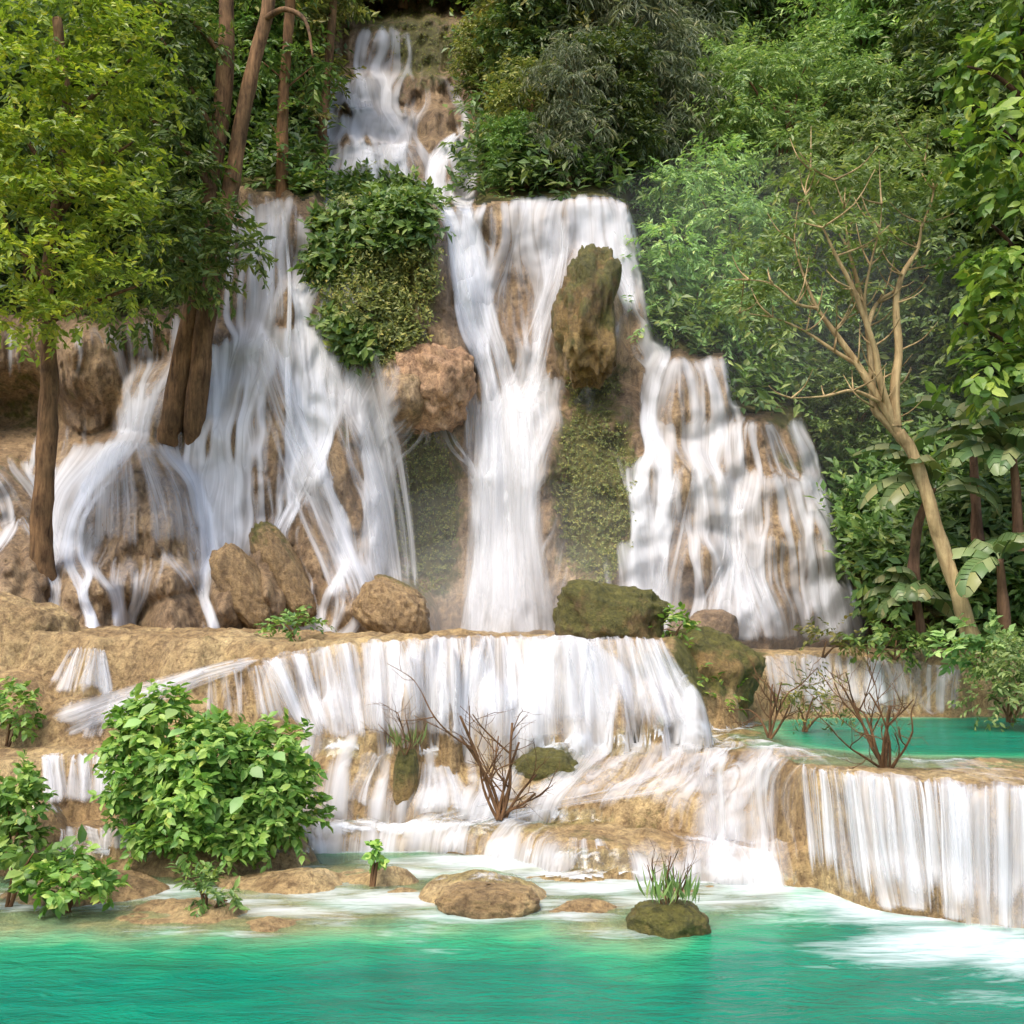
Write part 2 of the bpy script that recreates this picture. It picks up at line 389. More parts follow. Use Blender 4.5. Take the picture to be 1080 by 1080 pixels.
def terrace_h(X, Y):
    n1 = fbm(X * .9, Y * .5, 2.0, 3) * .22 + fbm(X * 3.2, 4.0, 0, 2) * .09
    cw = sstep(2.9, 3.5, X)
    h = -1.3 + 1.3 * ((1 - cw) * sstep(0, 1, (Y - (np.interp(X, *L1) - 2.3) - n1 * 2.2) / 2.4) + cw * sstep(-.45, -.05, Y - np.interp(X, *L2)))
    calm = sstep(3.1, 3.6, X)
    h = h + (-.08 + .22 * fbm(X * 1.1, Y * 1.6, 5.5, 4)) * sstep(-1.5, .4, Y - np.interp(X, *L1)) * (1 - sstep(3.0, 3.4, X))
    h = h + .38 * step(Y, L2, X, .32, n1 * .8)
    h = h + .88 * step(Y, L3, X, W3(X), n1 * (1.1 - .5 * (1 - calm)) + calm * .12 * fbm(X * 2.6, 2.2, 0, 2))
    h = h + Z4(X) * step(Y, L4, X, W4(X), n1 * .9 + fbm(X * 2.0, 9.0, 0, 3) * .38)
    h = h + lumps(X, Y, ROCKY) * (1 - sstep(-1.1, -.7, Y - np.interp(X, *L4)))
    ap = lumps(X, Y, [(a, 765, 15.45 + .2 * math.sin(a), .34 + .16 * math.sin(a * 1.7), .6, 1.0 + .35 * math.sin(a * 2.3)) for a in (296, 322, 352, 395, 432, 476, 515, 560, 606, 650, 690, 728)]
               + [(20, 720, 16.2, .95, .9, 1.1), (75, 745, 15.9, .55, .6, .7), (130, 745, 16.1, .6, .5, .6), (215, 745, 16.0, .5, .6, .85), (262, 740, 15.9, .4, .5, 1.0)])
    h = np.maximum(h, np.where(ap > 0, np.minimum(1.15 + ap, 2.55), -9))
    # basin of the small turquoise pool on the right
    l2 = np.interp(X, *L3); l4 = np.interp(X, *L4) - W4(X)
    bas = sstep(3.3, 4.6, X + (Y - 13) * -.15) * sstep(2.3, 3.9, Y - l2) * (1 - sstep(-.7, .1, Y - l4))
    h = h - bas * .95
    # little basins and rims on the flats
    h = h + fbm(X * 1.7, Y * 2.2, 1.0, 5) * .09 + np.abs(fbm(X * 5, Y * 5, 3.0, 3)) * .05
    h = h + .05 * sstep(16.5, 17.5, Y) * fbm(X, Y, 6., 3)
    return h
XT = np.arange(-15, 15.01, .045); YT = np.concatenate([np.arange(6.0, 20.5, .034), np.arange(20.5, 25.0, .12)])
XG, YG = np.meshgrid(XT, YT)
HG = terrace_h(XG, YG)
def h_at(x, y):
    fx = np.clip((np.asarray(x) - XT[0]) / .045, 0, len(XT) - 1.001); i = fx.astype(int); a = fx - i
    j = np.clip(np.searchsorted(YT, y) - 1, 0, len(YT) - 2); b = np.clip((y - YT[j]) / (YT[j + 1] - YT[j]), 0, 1)
    return (HG[j, i] * (1 - a) + HG[j, i + 1] * a) * (1 - b) + (HG[j + 1, i] * (1 - a) + HG[j + 1, i + 1] * a) * b
# roughen the steep faces sideways too, so curtains hang over ribs
gy = np.gradient(HG, axis=0) / np.gradient(YG, axis=0)
steep = np.clip(gy / 2.5, 0, 1)
YD = YG - steep * (fbm(XG * 5, HG * 1.2, YG * .2, 3) * .10 + fbm(XG * 14, HG * 2, 0, 2) * .03)
tmoss = np.zeros_like(HG)
uu, vv = px_of(XG, YG, HG)
for (cu, cv, ru, rv, a) in [(745, 705, 75, 45, 1.0), (585, 810, 45, 25, .9), (650, 870, 110, 30, .42), (215, 700, 90, 35, .35), (510, 935, 40, 20, .4), (705, 965, 35, 18, .8), (30, 940, 60, 20, .4), (150, 640, 200, 20, .3), (960, 800, 160, 22, .33)]:
    tmoss = np.maximum(tmoss, a * np.exp(-(((uu - cu) / ru) ** 2 + ((vv - cv) / rv) ** 2)))
terr = tag(make_mesh('travertine_terraces', np.stack([XG, YD, HG], -1).reshape(-1, 3), [grid_faces(*XG.shape)], M['terrace'], {'moss': tmoss.ravel()}), kind='structure')
bed = make_mesh('river_bed', [(-60, -30, -1.7), (60, -30, -1.7), (60, 30, -1.7), (-60, 30, -1.7)], [[(0, 1, 2, 3)]], M['terrace'], {'moss': [0, 0, 0, 0]})
tag(bed, kind='structure')

# ------------------------------------------------------------------ POOLS
def water_material():
    m, nt, out = new_mat('turquoise_water')
    pos = nt.nodes.new('ShaderNodeNewGeometry').outputs['Position']
    dep = attr_n(nt, 'depth'); foam = attr_n(nt, 'foam')
    rc = ramp(nt, [(0.0, (0.30, 0.36, 0.18)), (0.15, (0.15, 0.33, 0.17)), (0.5, (0.016, 0.245, 0.115)), (1.0, (0.0, 0.155, 0.092))]); nt.links.new(dep, rc.inputs[0])
    nl = noise_n(nt, pos, .5, 5, .62, (.8, 2.4, 1), 1.2)
    rl = ramp(nt, [(0.33, (.55, .72, .72)), (0.5, (1, 1, 1)), (0.68, (2.2, 1.35, 1.25))]); nt.links.new(nl, rl.inputs[0])
    col = mixc(nt, .8, rc.outputs[0], rl.outputs[0], 'MULTIPLY')
    b = N(nt, 'ShaderNodeBsdfPrincipled', Roughness=.22); b.inputs['IOR'].default_value = 1.33
    nt.links.new(col, b.inputs['Base Color'])
    h1 = noise_n(nt, pos, 2.2, 5, .62, (.8, 2.3, 1), .9); h2 = noise_n(nt, pos, 7.0, 4, .6, (.8, 2.0, 1), .5)
    hs = math_n(nt, 'ADD', h1, math_n(nt, 'MULTIPLY', h2, .28))
    bm = N(nt, 'ShaderNodeBump', Strength=.55, Distance=.16); nt.links.new(hs, bm.inputs['Height']); nt.links.new(bm.outputs[0], b.inputs['Normal'])
    tr = nt.nodes.new('ShaderNodeBsdfTransparent'); tr.inputs['Color'].default_value = (.86, .97, .9, 1)
    op = math_n(nt, 'ADD', math_n(nt, 'MULTIPLY', dep, 2.2), .30, True)
    m1 = nt.nodes.new('ShaderNodeMixShader'); nt.links.new(op, m1.inputs[0]); nt.links.new(tr.outputs[0], m1.inputs[1]); nt.links.new(b.outputs[0], m1.inputs[2])
    fn = noise_n(nt, pos, 3.4, 7, .7, (.45, 2.0, 1), 1.2)
    fn2 = noise_n(nt, pos, .9, 4, .6, (.6, 1.6, 1), 1.2)
    fa = math_n(nt, 'MULTIPLY', math_n(nt, 'SUBTRACT', math_n(nt, 'ADD', math_n(nt, 'MULTIPLY', foam, 1.2), math_n(nt, 'ADD', math_n(nt, 'MULTIPLY', math_n(nt, 'SUBTRACT', fn, .5), 1.5), math_n(nt, 'MULTIPLY', math_n(nt, 'SUBTRACT', fn2, .5), 1.6))), .40), .74, True)
    fa = math_n(nt, 'MULTIPLY', fa, math_n(nt, 'MULTIPLY', foam, 4.0, True))
    d = nt.nodes.new('ShaderNodeBsdfDiffuse'); d.inputs['Color'].default_value = (.76, .80, .80, 1)
    m2 = nt.nodes.new('ShaderNodeMixShader'); nt.links.new(fa, m2.inputs[0]); nt.links.new(m1.outputs[0], m2.inputs[1]); nt.links.new(d.outputs[0], m2.inputs[2])
    nt.links.new(m2.outputs[0], out.inputs[0])
    return m
M['water'] = water_material()
FOAM = [(130, 938, 120, 9, .95), (300, 962, 110, 10, .8), (420, 948, 110, 12, 1.0), (570, 955, 90, 9, .85), (650, 985, 80, 8, .55), (200, 985, 110, 8, .45), (500, 1000, 90, 8, .4), (520, 908, 120, 14, 1.15), (420, 893, 90, 9, 1.0), (640, 935, 110, 10, 1.1), (350, 945, 90, 10, .8), (480, 965, 90, 10, .7), (900, 950, 120, 14, 1.1), (1000, 985, 120, 20, 1.05), (1080, 1010, 80, 30, 1.0), (960, 1010, 110, 12, .75), (1040, 1050, 80, 12, .6), (720, 930, 120, 9, 1.0), (150, 945, 120, 8, .75), (330, 930, 110, 8, .7), (460, 920, 90, 10, .75), (560, 930, 90, 10, .7), (240, 915, 100, 7, .6), (60, 905, 60, 6, .6), (680, 950, 60, 12, .7), (860, 975, 60, 16, .6), (950, 965, 150, 18, 1.0), (1010, 1000, 150, 22, .85), (1070, 1030, 90, 14, .6), (800, 935, 120, 14, 1.0), (760, 950, 90, 12, .75), (640, 922, 160, 10, .95), (500, 905, 120, 10, .9), (380, 955, 90, 13, .8), (440, 985, 60, 20, .42),
        (270, 950, 90, 9, .6), (600, 965, 70, 9, .6), (20, 955, 60, 7, .7), (120, 955, 70, 8, .6), (400, 890, 120, 8, .75), (930, 990, 90, 10, .5), (1000, 750, 60, 6, .9), (900, 752, 90, 5, .8), (560, 940, 60, 8, .4), (350, 975, 70, 10, .35)]
def pool(name, x0, x1, y0, y1, z, dx, dy, maxd):
    xs = np.arange(x0, x1 + dx / 2, dx); ys = np.arange(y0, y1 + dy / 2, dy); X, Y = np.meshgrid(xs, ys)
    h = np.where(Y > 6.05, h_at(X, Y), -1.3)
    dep = np.clip((z - h) / maxd, 0, 1)
    u, v = px_of(X, Y, np.full_like(X, z)); fo = np.zeros_like(X)
    for (cu, cv, ru, rv, a) in FOAM: fo = np.maximum(fo, a * np.exp(-((u - cu) / ru) ** 2 - ((v - cv) / rv) ** 2))
    fo = np.where(Y < 4, 0, fo)
    Z = z + .018 * fbm(X * 1.3, Y * 2.6, 1., 3)
    keep = (Y > np.interp(X, *L3) + .3) | (z < .5)
    gf = grid_faces(*X.shape); gf = gf[keep.ravel()[gf].all(1)]
    o = make_mesh(name, np.stack([X, Y, Z], -1).reshape(-1, 3), [gf], M['water'], {'depth': dep.ravel(), 'foam': fo.ravel()})
    return tag(o, kind='structure')
pool('water', -15, 15, -6, 14.9, 0.0, .07, .05, 1.1)
pool('water_upper_pool', 3.3, 14.5, 12.4, 20.0, 1.275, .06, .06, .75)

# ------------------------------------------------------------------ what is seen in a direction (used to lay water and plants on the ground)
UA = np.arange(-60, 1322, 2.0); VA = np.arange(655, 1092, 2.0); ua, va = np.meshgrid(UA, VA)
DA = np.full(ua.shape, 60.0); open_ = np.ones(ua.shape, bool)
r1 = P(ua, va, 1.0) - np.array([0, 0, H_EYE])
for d in np.arange(6.2, 24.5, .03):
    x = r1[..., 0] * d; z = H_EYE + r1[..., 2] * d
    hh = np.maximum(h_at(x, np.full_like(x, d)), np.where(d < 14.5, 0.0, -5)); hh = np.where((x > 2.5) & (d > 12.6), np.maximum(hh, 1.275), hh)
    hit = open_ & (z <= hh)
    DA[hit] = d; open_ &= ~hit
def depth_a(u, v): return np.where(np.asarray(v) < 656, 60.0, bil(DA, u, v, UA[0], VA[0], 2.0))
def depth(u, v):
    b = np.where(np.asarray(v) > 700, 60.0, depth_b(u, v))
    return np.minimum(depth_a(u, v), b)
def on(u, v): return P(u, v, depth(u, v))

# thin broken film of white water running over the middle terraces
def film_material():
    m, nt, out = new_mat('foaming_film')
    pos = nt.nodes.new('ShaderNodeNewGeometry').outputs['Position']; fo = attr_n(nt, 'foam')
    f1 = noise_n(nt, pos, 1.6, 5, .62, (.6, 1.8, .8), 1.4); f2 = noise_n(nt, pos, 7., 4, .6, (.5, 1.6, .8), .8)
    a = math_n(nt, 'ADD', math_n(nt, 'MULTIPLY', fo, 1.5), math_n(nt, 'ADD', math_n(nt, 'MULTIPLY', math_n(nt, 'SUBTRACT', f1, .5), 2.4), math_n(nt, 'MULTIPLY', math_n(nt, 'SUBTRACT', f2, .5), 1.9)))
    a = math_n(nt, 'MULTIPLY', math_n(nt, 'SUBTRACT', a, .6), .9, True)
    d = nt.nodes.new('ShaderNodeBsdfDiffuse'); d.inputs['Color'].default_value = (.78, .80, .81, 1)
    g = N(nt, 'ShaderNodeBsdfGlossy', Roughness=.2)
    tr = nt.nodes.new('ShaderNodeBsdfTransparent'); tr.inputs['Color'].default_value = (.93, .97, .92, 1)
    m0 = nt.nodes.new('ShaderNodeMixShader'); m0.inputs[0].default_value = .035; nt.links.new(tr.outputs[0], m0.inputs[1]); nt.links.new(g.outputs[0], m0.inputs[2])
    m2 = nt.nodes.new('ShaderNodeMixShader'); nt.links.new(a, m2.inputs[0]); nt.links.new(m0.outputs[0], m2.inputs[1]); nt.links.new(d.outputs[0], m2.inputs[2]); nt.links.new(m2.outputs[0], out.inputs[0])
    return m
M['film'] = film_material()
FILM = [(430, 872, 120, 10, .8), (545, 862, 90, 9, .7), (480, 790, 190, 9, 1.05), (650, 782, 130, 10, 1.05), (380, 900, 110, 6, .7), (560, 905, 110, 8, .75), (650, 926, 160, 9, .8), (780, 928, 80, 8, .75), (100, 854, 60, 6, .8), (100, 900, 70, 6, .8), (740, 766, 60, 8, .9)]
fm = np.zeros_like(HG)
for (cu, cv, ru, rv, a) in FILM: fm = np.maximum(fm, a * np.exp(-((uu - cu) / ru) ** 2 - ((vv - cv) / rv) ** 2))
gf = grid_faces(*XG.shape); gf = gf[(fm.ravel()[gf] > .12).all(1) & (HG.ravel()[gf] > .0).all(1)]
ids = np.unique(gf); rm_ = np.full(fm.size, -1); rm_[ids] = np.arange(len(ids))
fz = np.stack([XG, YD - .03 * steep, HG + .03], -1).reshape(-1, 3)[ids]
tag(make_mesh('shallow_water', fz, [rm_[gf]], M['film'], {'foam': fm.ravel()[ids]}), kind='structure')
# ------------------------------------------------------------------ WATERFALLS: bundles of water threads laid over the rock
def catmull(K, t):
    """K (m, n, 2) stations, t in 0..m-1 -> (len(t), n, 2)"""
    m = len(K); i = np.clip(t.astype(int), 0, m - 2); f = (t - i)[:, None, None]
    p0 = K[np.clip(i - 1, 0, m - 1)]; p1 = K[i]; p2 = K[i + 1]; p3 = K[np.clip(i + 2, 0, m - 1)]
    return .5 * ((2 * p1) + (-p0 + p2) * f + (2 * p0 - 5 * p1 + 4 * p2 - p3) * f ** 2 + (-p0 + 3 * p1 - 3 * p2 + p3) * f ** 3)

def sheet(acc, stations, n, w=4.0, op=.8, seg=40, mode='fall', clump=1.0, wig=3.0, off=.05, fade=(.08, .10), lenvar=.0, seed=0, slack=.015, freq=9.0, layers=None):
    layers = layers or (2 if op >= .7 and mode == 'fall' else 1)
    m = len(stations)
    same = len({len(x) for x in stations}) == 1
    q0 = [np.array(st, float) for st in stations]
    width = max(np.abs(np.diff(q, axis=0)).sum() for q in q0)
    ns = int(np.clip(width / 2.6, 8, 190)); seg = max(seg, 44)
    for L in range(layers):
        s = np.linspace(0, 1, ns); K = np.zeros((m, ns, 2))
        for k, q in enumerate(q0):
            qq = max(q0, key=lambda a: np.abs(np.diff(a, axis=0)).sum()) if same else q
            x = np.concatenate([[0], np.cumsum(np.hypot(*np.diff(qq, axis=0).T))]); x /= x[-1]; K[k, :, 0] = np.interp(s, x, q[:, 0]); K[k, :, 1] = np.interp(s, x, q[:, 1])
        t = np.linspace(0, m - 1, seg); uv = catmull(K, t); tt = np.linspace(0, 1, seg)[:, None]
        sw = s[None] * width / 40.0
        uv[..., 0] += wig * vnoise(tt * 2.5 + seed, sw * 2.0, L * 7.7) * tt ** .5
        if mode == 'fall':
            uv[..., 1] += 2.5 * vnoise(sw * 5 + seed, 0, L) * (1 - tt)
        else: uv[..., 1] += .3 * wig * vnoise(tt * 3 + seed, sw * 3, L * 3.1)
        d = depth(uv[..., 0], uv[..., 1])
        if mode == 'fall':                               # falling water never draws back into the rock
            for k in range(1, seg): d[k] = np.minimum(d[k], d[k - 1] + slack)
        if mode == 'fall':
            for _ in range(2):
                e = d.copy(); e[:, 1:-1] = np.minimum(d[:, 1:-1], np.minimum(d[:, :-2], d[:, 2:]) + .012); e[1:-1] = np.minimum(e[1:-1], np.minimum(d[:-2], d[2:]) + .012); d = np.maximum(e, d - .25)
        ds = d.copy()
        for _ in range(3):
            ds[1:-1] = (ds[:-2] + ds[1:-1] * 2 + ds[2:]) / 4; ds[:, 1:-1] = (ds[:, :-2] + ds[:, 1:-1] * 2 + ds[:, 2:]) / 4
        d = np.minimum(ds, d)
        if mode == 'fall': d = d - off * (1 + L * 1.6) - off * 1.2 * vnoise(sw * 4.0, tt * 1.5, seed + L * 5.)
        else: d = d - .01
        p = P(uv[..., 0], uv[..., 1], d)
        if mode == 'flat': p[..., 2] += .03 + .025 * L + .02 * vnoise(sw * 3, tt * 6, seed)
        dens = 1 + clump * .38 * (vnoise(s * freq, seed * 3.1 + L * 11) + .5 * vnoise(s * freq * 2.7, seed * 1.7 + L * 7))
        ed = np.clip(np.minimum(s, 1 - s) * width / min(20.0, width * .3), 0, 1); ed = ed * ed * (3 - 2 * ed)
        n0 = np.clip(.5 + .8 * vnoise(sw * 2.2, seed * 2.3 + L), 0, 1); n1_ = np.clip(.5 + .8 * vnoise(sw * 1.7, seed * 4.1 + L * 3), 0, 1)
        e0 = np.clip((tt - fade[0] * .9 * n0) / fade[0], 0, 1); e1 = np.clip((1 - tt - fade[1] * .8 * n1_) / (fade[1] + .25 * lenvar), 0, 1)
        cov = (op * (1.0 if L == 0 else .62)) * np.clip(dens, .1, 1.35)[None] * ed[None] * e0 * e1
        ac = np.broadcast_to(s[None] * width / 46.0, d.shape)
        seglen = np.concatenate([np.zeros((1, ns)), np.cumsum(np.linalg.norm(np.diff(p, axis=0), axis=-1), 0)])
        acc.add(p.reshape(-1, 3), f4=grid_faces(seg, ns), across=ac, along=np.broadcast_to(seglen.mean(1)[:, None], d.shape) if mode == 'fall' else np.broadcast_to(tt * seglen[-1].mean(), d.shape), cover=cov, seed=np.full(d.shape, (seed * 3.7 + L * 41.3) % 100))

# water that finds its own way down the rock: threads follow the fall line of the relief, fan over bulges and drop free below them
FU = np.arange(-80, 922, 1.5); FV = np.arange(18, 696, 1.5); fu, fv = np.meshgrid(FU, FV)
FD = depth_b(fu, fv); kpm = FD / F
def blur(G, a, b):
    for _ in range(a): G = np.concatenate([G[:, :1], (G[:, :-2] + 2 * G[:, 1:-1] + G[:, 2:]) / 4, G[:, -1:]], 1)
    for _ in range(b): G = np.concatenate([G[:1], (G[:-2] + 2 * G[1:-1] + G[2:]) / 4, G[-1:]], 0)
    return G
FDs = blur(FD, 8, 8)
fX = np.gradient(FDs, 1.5, axis=1) / kpm; fZ = -np.gradient(FDs, 1.5, axis=0) / kpm
FT = np.where(fZ > 0, np.clip(fX * np.clip(fZ, 0, 4) / (1 + fX ** 2), -1.3, 1.3), 0); FFALL = fZ <= 0
DRY = np.zeros(FD.shape)
for (cu, cv, ru, rv, a) in [(652, 400, 22, 56, .95), (665, 345, 14, 24, .8), (456, 550, 34, 120, 1.0), (616, 510, 40, 100, 1.0), (455, 405, 44, 58, 1.0), (618, 340, 36, 75, .9), (405, 300, 52, 110, 1.0), (455, 300, 16, 70, .8), (255, 625, 30, 45, .7), (300, 610, 26, 55, .7), (410, 645, 40, 40, .9), (140, 545, 38, 60, .62), (95, 410, 34, 40, .6),
                            (20, 430, 60, 40, .7), (185, 645, 36, 30, .5), (60, 620, 30, 40, .4), (365, 480, 14, 50, .5), (330, 560, 16, 60, .5), (345, 300, 20, 40, .3), (715, 600, 10, 50, .3), (540, 310, 22, 60, .3), (450, 80, 26, 50, .5), (420, 60, 14, 30, .4), (5, 640, 40, 30, .4), (545, 520, 6, 40, .2)]:
    DRY = np.maximum(DRY, a * np.exp(-(((fu - cu) / ru) ** 2 + ((fv - cv) / rv) ** 2) ** 2))
DRYU = np.gradient(DRY, 1.5, axis=1) * 3.0
KER = np.hanning(17); KER /= KER.sum()
def film(acc, emitters, seed, gain=.55, vmax=680, off=.035):
    r = np.random.default_rng(seed)
    u = []; v0 = []; w = []
    for (a, b, c, d_, n, wt) in emitters:
        n = int(n * 2.2); t = np.sort(r.random(n)); u.append(a + (c - a) * t); v0.append(b + (d_ - b) * t + r.normal(0, 3, n))
        w.append(wt * np.clip(.75 + 1.0 * vnoise(t * n / 14., seed + a) + .5 * r.normal(size=n), .08, 2.6))
    u = np.concatenate(u); v0 = np.concatenate(v0); w = np.concatenate(w); lab = u.copy(); s = np.zeros(len(u)); ph = r.random(len(u)) * 90
    Dn = np.zeros(FD.shape); La = np.zeros(FD.shape); nu = len(FU)
    for j, vv in enumerate(FV):
        if vv > vmax: break
        act = np.flatnonzero(v0 <= vv)
        if not len(act): continue
        x = np.clip((u[act] - FU[0]) / 1.5, 0, nu - 2.01); i = x.astype(int); f = x - i
        tg = FT[j, i] * (1 - f) + FT[j, i + 1] * f; fl = FFALL[j, i]
        hh = np.convolve(np.bincount(i, w[act], nu), KER, 'same'); gh = np.gradient(hh) / (hh + .25)
        s[act] = np.where(fl, s[act] * .985, s[act] * .84 + .16 * .8 * tg) - .09 * np.clip(gh[i], -.6, .6) - .9 * np.clip(DRYU[j, i], -.25, .25) + r.normal(0, .02, len(act))
        u[act] += s[act] * 1.5
        ww = w[act] * np.clip(.8 + .7 * vnoise(vv / 38. + ph[act], ph[act] * .3), .15, 1.6) * np.clip((vv - v0[act]) / 7., 0, 1)
        np.add.at(Dn[j], i, ww * (1 - f)); np.add.at(Dn[j], i + 1, ww * f); np.add.at(La[j], i, ww * (1 - f) * lab[act]); np.add.at(La[j], i + 1, ww * f * lab[act])
    La = blur(La, 2, 4); Ds = blur(Dn, 2, 4); Dn = blur(Dn, 1, 3) * .65 + .35 * blur(Dn, 5, 5)
    lb = np.where(Ds > 1e-3, La / np.maximum(Ds, 1e-3), fu)
    cov = (1 - np.exp(-gain * Dn)) * 1.05 * (1 - DRY) * np.clip((vmax - fv) / 10., 0, 1)
    d = FD.copy()
    for j in range(1, len(FV)): d[j] = np.where(cov[j] > .12, np.minimum(d[j], d[j - 1] + .022), d[j])
    d = np.minimum(d - .02, blur(d, 5, 8) - .07) - off - .05 * cov
    p = P(fu, fv, d).reshape(-1, 3); gf = grid_faces(*fu.shape); c1 = cov.ravel(); gf = gf[(c1[gf] > .03).all(1)]
    ids = np.unique(gf); rm = np.full(c1.size, -1); rm[ids] = np.arange(len(ids))
    acc.add(p[ids], f4=rm[gf], across=lb.ravel()[ids] / 46., along=(fv * kpm).ravel()[ids], cover=c1[ids], seed=np.full(len(ids), seed * 1.7))

# the same for the terraces: rows run from the back towards the pool
def film_terrace(acc, emitters, seed, gain=.5, y0=10.3, off=.03, dry=(), drift=()):
    r = np.random.default_rng(seed); rows = np.flatnonzero((YT > y0) & (YT < 17.6))[::-1]; dx = .045
    hs = HG.copy()
    for _ in range(3): hs[:, 1:-1] = (hs[:, :-2] + 2 * hs[:, 1:-1] + hs[:, 2:]) / 4
    hs[1:-1] = (hs[:-2] + 2 * hs[1:-1] + hs[2:]) / 4
    hX = np.gradient(hs, dx, axis=1); hY = np.gradient(hs, axis=0) / np.gradient(YG, axis=0)
    TG = np.clip(-hX / (np.clip(hY, 0, None) + .3), -1.4, 1.4)
    dr = np.zeros(HG.shape); df = np.zeros(HG.shape)
    for (cu, cv, ru, rv, a) in dry: dr = np.maximum(dr, a * np.exp(-(((uu - cu) / ru) ** 2 + ((vv - cv) / rv) ** 2) ** 1.5))
    for (cu, cv, ru, rv, a) in drift: df = df + a * np.exp(-(((uu - cu) / ru) ** 2 + ((vv - cv) / rv) ** 2) ** 1.5)
    gd = np.gradient(dr, dx, axis=1)
    x = []; ys = []; w = []
    for (u0, u1, y, n, wt) in emitters:
        t = np.sort(r.random(n)); xa = P(u0, 760, y)[0]; xb = P(u1, 760, y)[0]; x.append(xa + (xb - xa) * t); ys.append(y + r.normal(0, .06, n)); w.append(wt * np.clip(.75 + vnoise(t * n / 12., seed + u0) + .5 * r.normal(size=n), .08, 2.6))
    x = np.concatenate(x); ys = np.concatenate(ys); w = np.concatenate(w); lab = x.copy(); s = np.zeros(len(x)); ph = r.random(len(x)) * 90; nx = len(XT)
    Dn = np.zeros(HG.shape); La = np.zeros(HG.shape); al = np.zeros(HG.shape)
    for j in rows:
        act = np.flatnonzero(ys >= YT[j])
        if not len(act): continue
        q = np.clip((x[act] - XT[0]) / dx, 0, nx - 2.01); i = q.astype(int); f = q - i
        hh = np.convolve(np.bincount(i, w[act], nx), KER[::2] / KER[::2].sum(), 'same'); gh = np.gradient(hh) / (hh + .25)
        s[act] = s[act] * .86 + .14 * (.8 * TG[j, i] + df[j, i]) - .10 * np.clip(gh[i], -.6, .6) - .05 * np.clip(gd[j, i], -3, 3) + r.normal(0, .03, len(act))
        x[act] += s[act] * .034
        ww = w[act] * np.clip(.8 + .7 * vnoise(YT[j] * 1.6 + ph[act], ph[act] * .3), .15, 1.6)
        np.add.at(Dn[j], i, ww * (1 - f)); np.add.at(Dn[j], i + 1, ww * f); np.add.at(La[j], i, ww * (1 - f) * lab[act]); np.add.at(La[j], i + 1, ww * f * lab[act])
    La = blur(La, 2, 3); Ds = blur(Dn, 2, 3); Dn = blur(Dn, 1, 2) * .7 + .3 * blur(Dn, 4, 3)
    lb = np.where(Ds > 1e-3, La / np.maximum(Ds, 1e-3), XG)
    sl = np.sqrt(np.diff(HG, axis=0) ** 2 + np.diff(YG, axis=0) ** 2); al = np.concatenate([np.zeros((1, nx)), np.cumsum(sl, 0)]).mean(1)[:, None] + 0 * HG
    cov = (1 - np.exp(-gain * Dn)) * 1.08 * (1 - dr) * sstep(-.62, -.36, YG - np.interp(XG, *L2)) * (1 - .35 * sstep(.6, .15, steep) * (1 - sstep(15.0, 15.6, YG)))
    p = np.stack([XG, YD - .05 * steep - .03 * cov * steep, HG + off + .02 * cov], -1).reshape(-1, 3)
    gf = grid_faces(*XG.shape); c1 = cov.ravel(); gf = gf[(c1[gf] > .03).all(1)]; ids = np.unique(gf); rm = np.full(c1.size, -1); rm[ids] = np.arange(len(ids))
    acc.add(p[ids], f4=rm[gf], across=lb.ravel()[ids], along=al.ravel()[ids], cover=c1[ids], seed=np.full(len(ids), seed * 1.9))

def waterfall(name, label, parts, cat='waterfall', mat='flow', group=None, em=None, gain=.37, fs=3, emt=None, emk={}):
    acc = Acc()
    if emt: film_terrace(acc, emt, fs, **emk)
    if em: film(acc, em, fs, gain)
    for i, (st, n, kw) in enumerate(parts): sheet(acc, st, n, seed=(sum(map(ord, label)) + i * 13) % 997, **kw)
    o = acc.build(name, M[mat]); tag(o, label, cat, group); return o

A_ = dict
def fans(lip, base, n, seed, w=(22, 60), spread=1.5, op=(.4, .75), drop=(.75, 1.0), **kw):
    '''overlapping aprons of water, each starting somewhere along the lip and spreading to its own foot'''
    r = np.random.default_rng(seed); L_ = np.array(lip, float); B_ = np.array(base, float); out = []
    xl = np.linspace(0, 1, len(L_)); xb = np.linspace(0, 1, len(B_))
    LP = lambda t: np.array([np.interp(t, xl, L_[:, 0]), np.interp(t, xl, L_[:, 1])]); BP = lambda t: np.array([np.interp(t, xb, B_[:, 0]), np.interp(t, xb, B_[:, 1])])
    tot = np.abs(L_[-1] - L_[0]).max()
    for k in range(n):
        t = np.clip((k + .5) / n + r.normal(0, .35 / n), .02, .98); hw = (w[0] + (w[1] - w[0]) * r.random()) * .5 / tot; s_ = 1 + (spread - 1) * 2 * r.random(); dr = drop[0] + (drop[1] - drop[0]) * r.random()
        st = []
        for q, g in ((0, .75), (.12, .9), (.5, (1 + s_) / 2), (1, s_)):
            a = np.clip(t - hw * g, 0, 1); b = np.clip(t + hw * g, 0, 1)
            st.append([tuple(LP(a) + (BP(a) - LP(a)) * q * dr), tuple(LP(t) + (BP(t) - LP(t)) * q * dr), tuple(LP(b) + (BP(b) - LP(b)) * q * dr)])
        out.append((st, 0, dict(A_(op=op[0] + (op[1] - op[0]) * r.random(), clump=1.3, layers=1, off=.03 + .07 * r.random(), fade=(.10, .12)), **kw)))
    return out
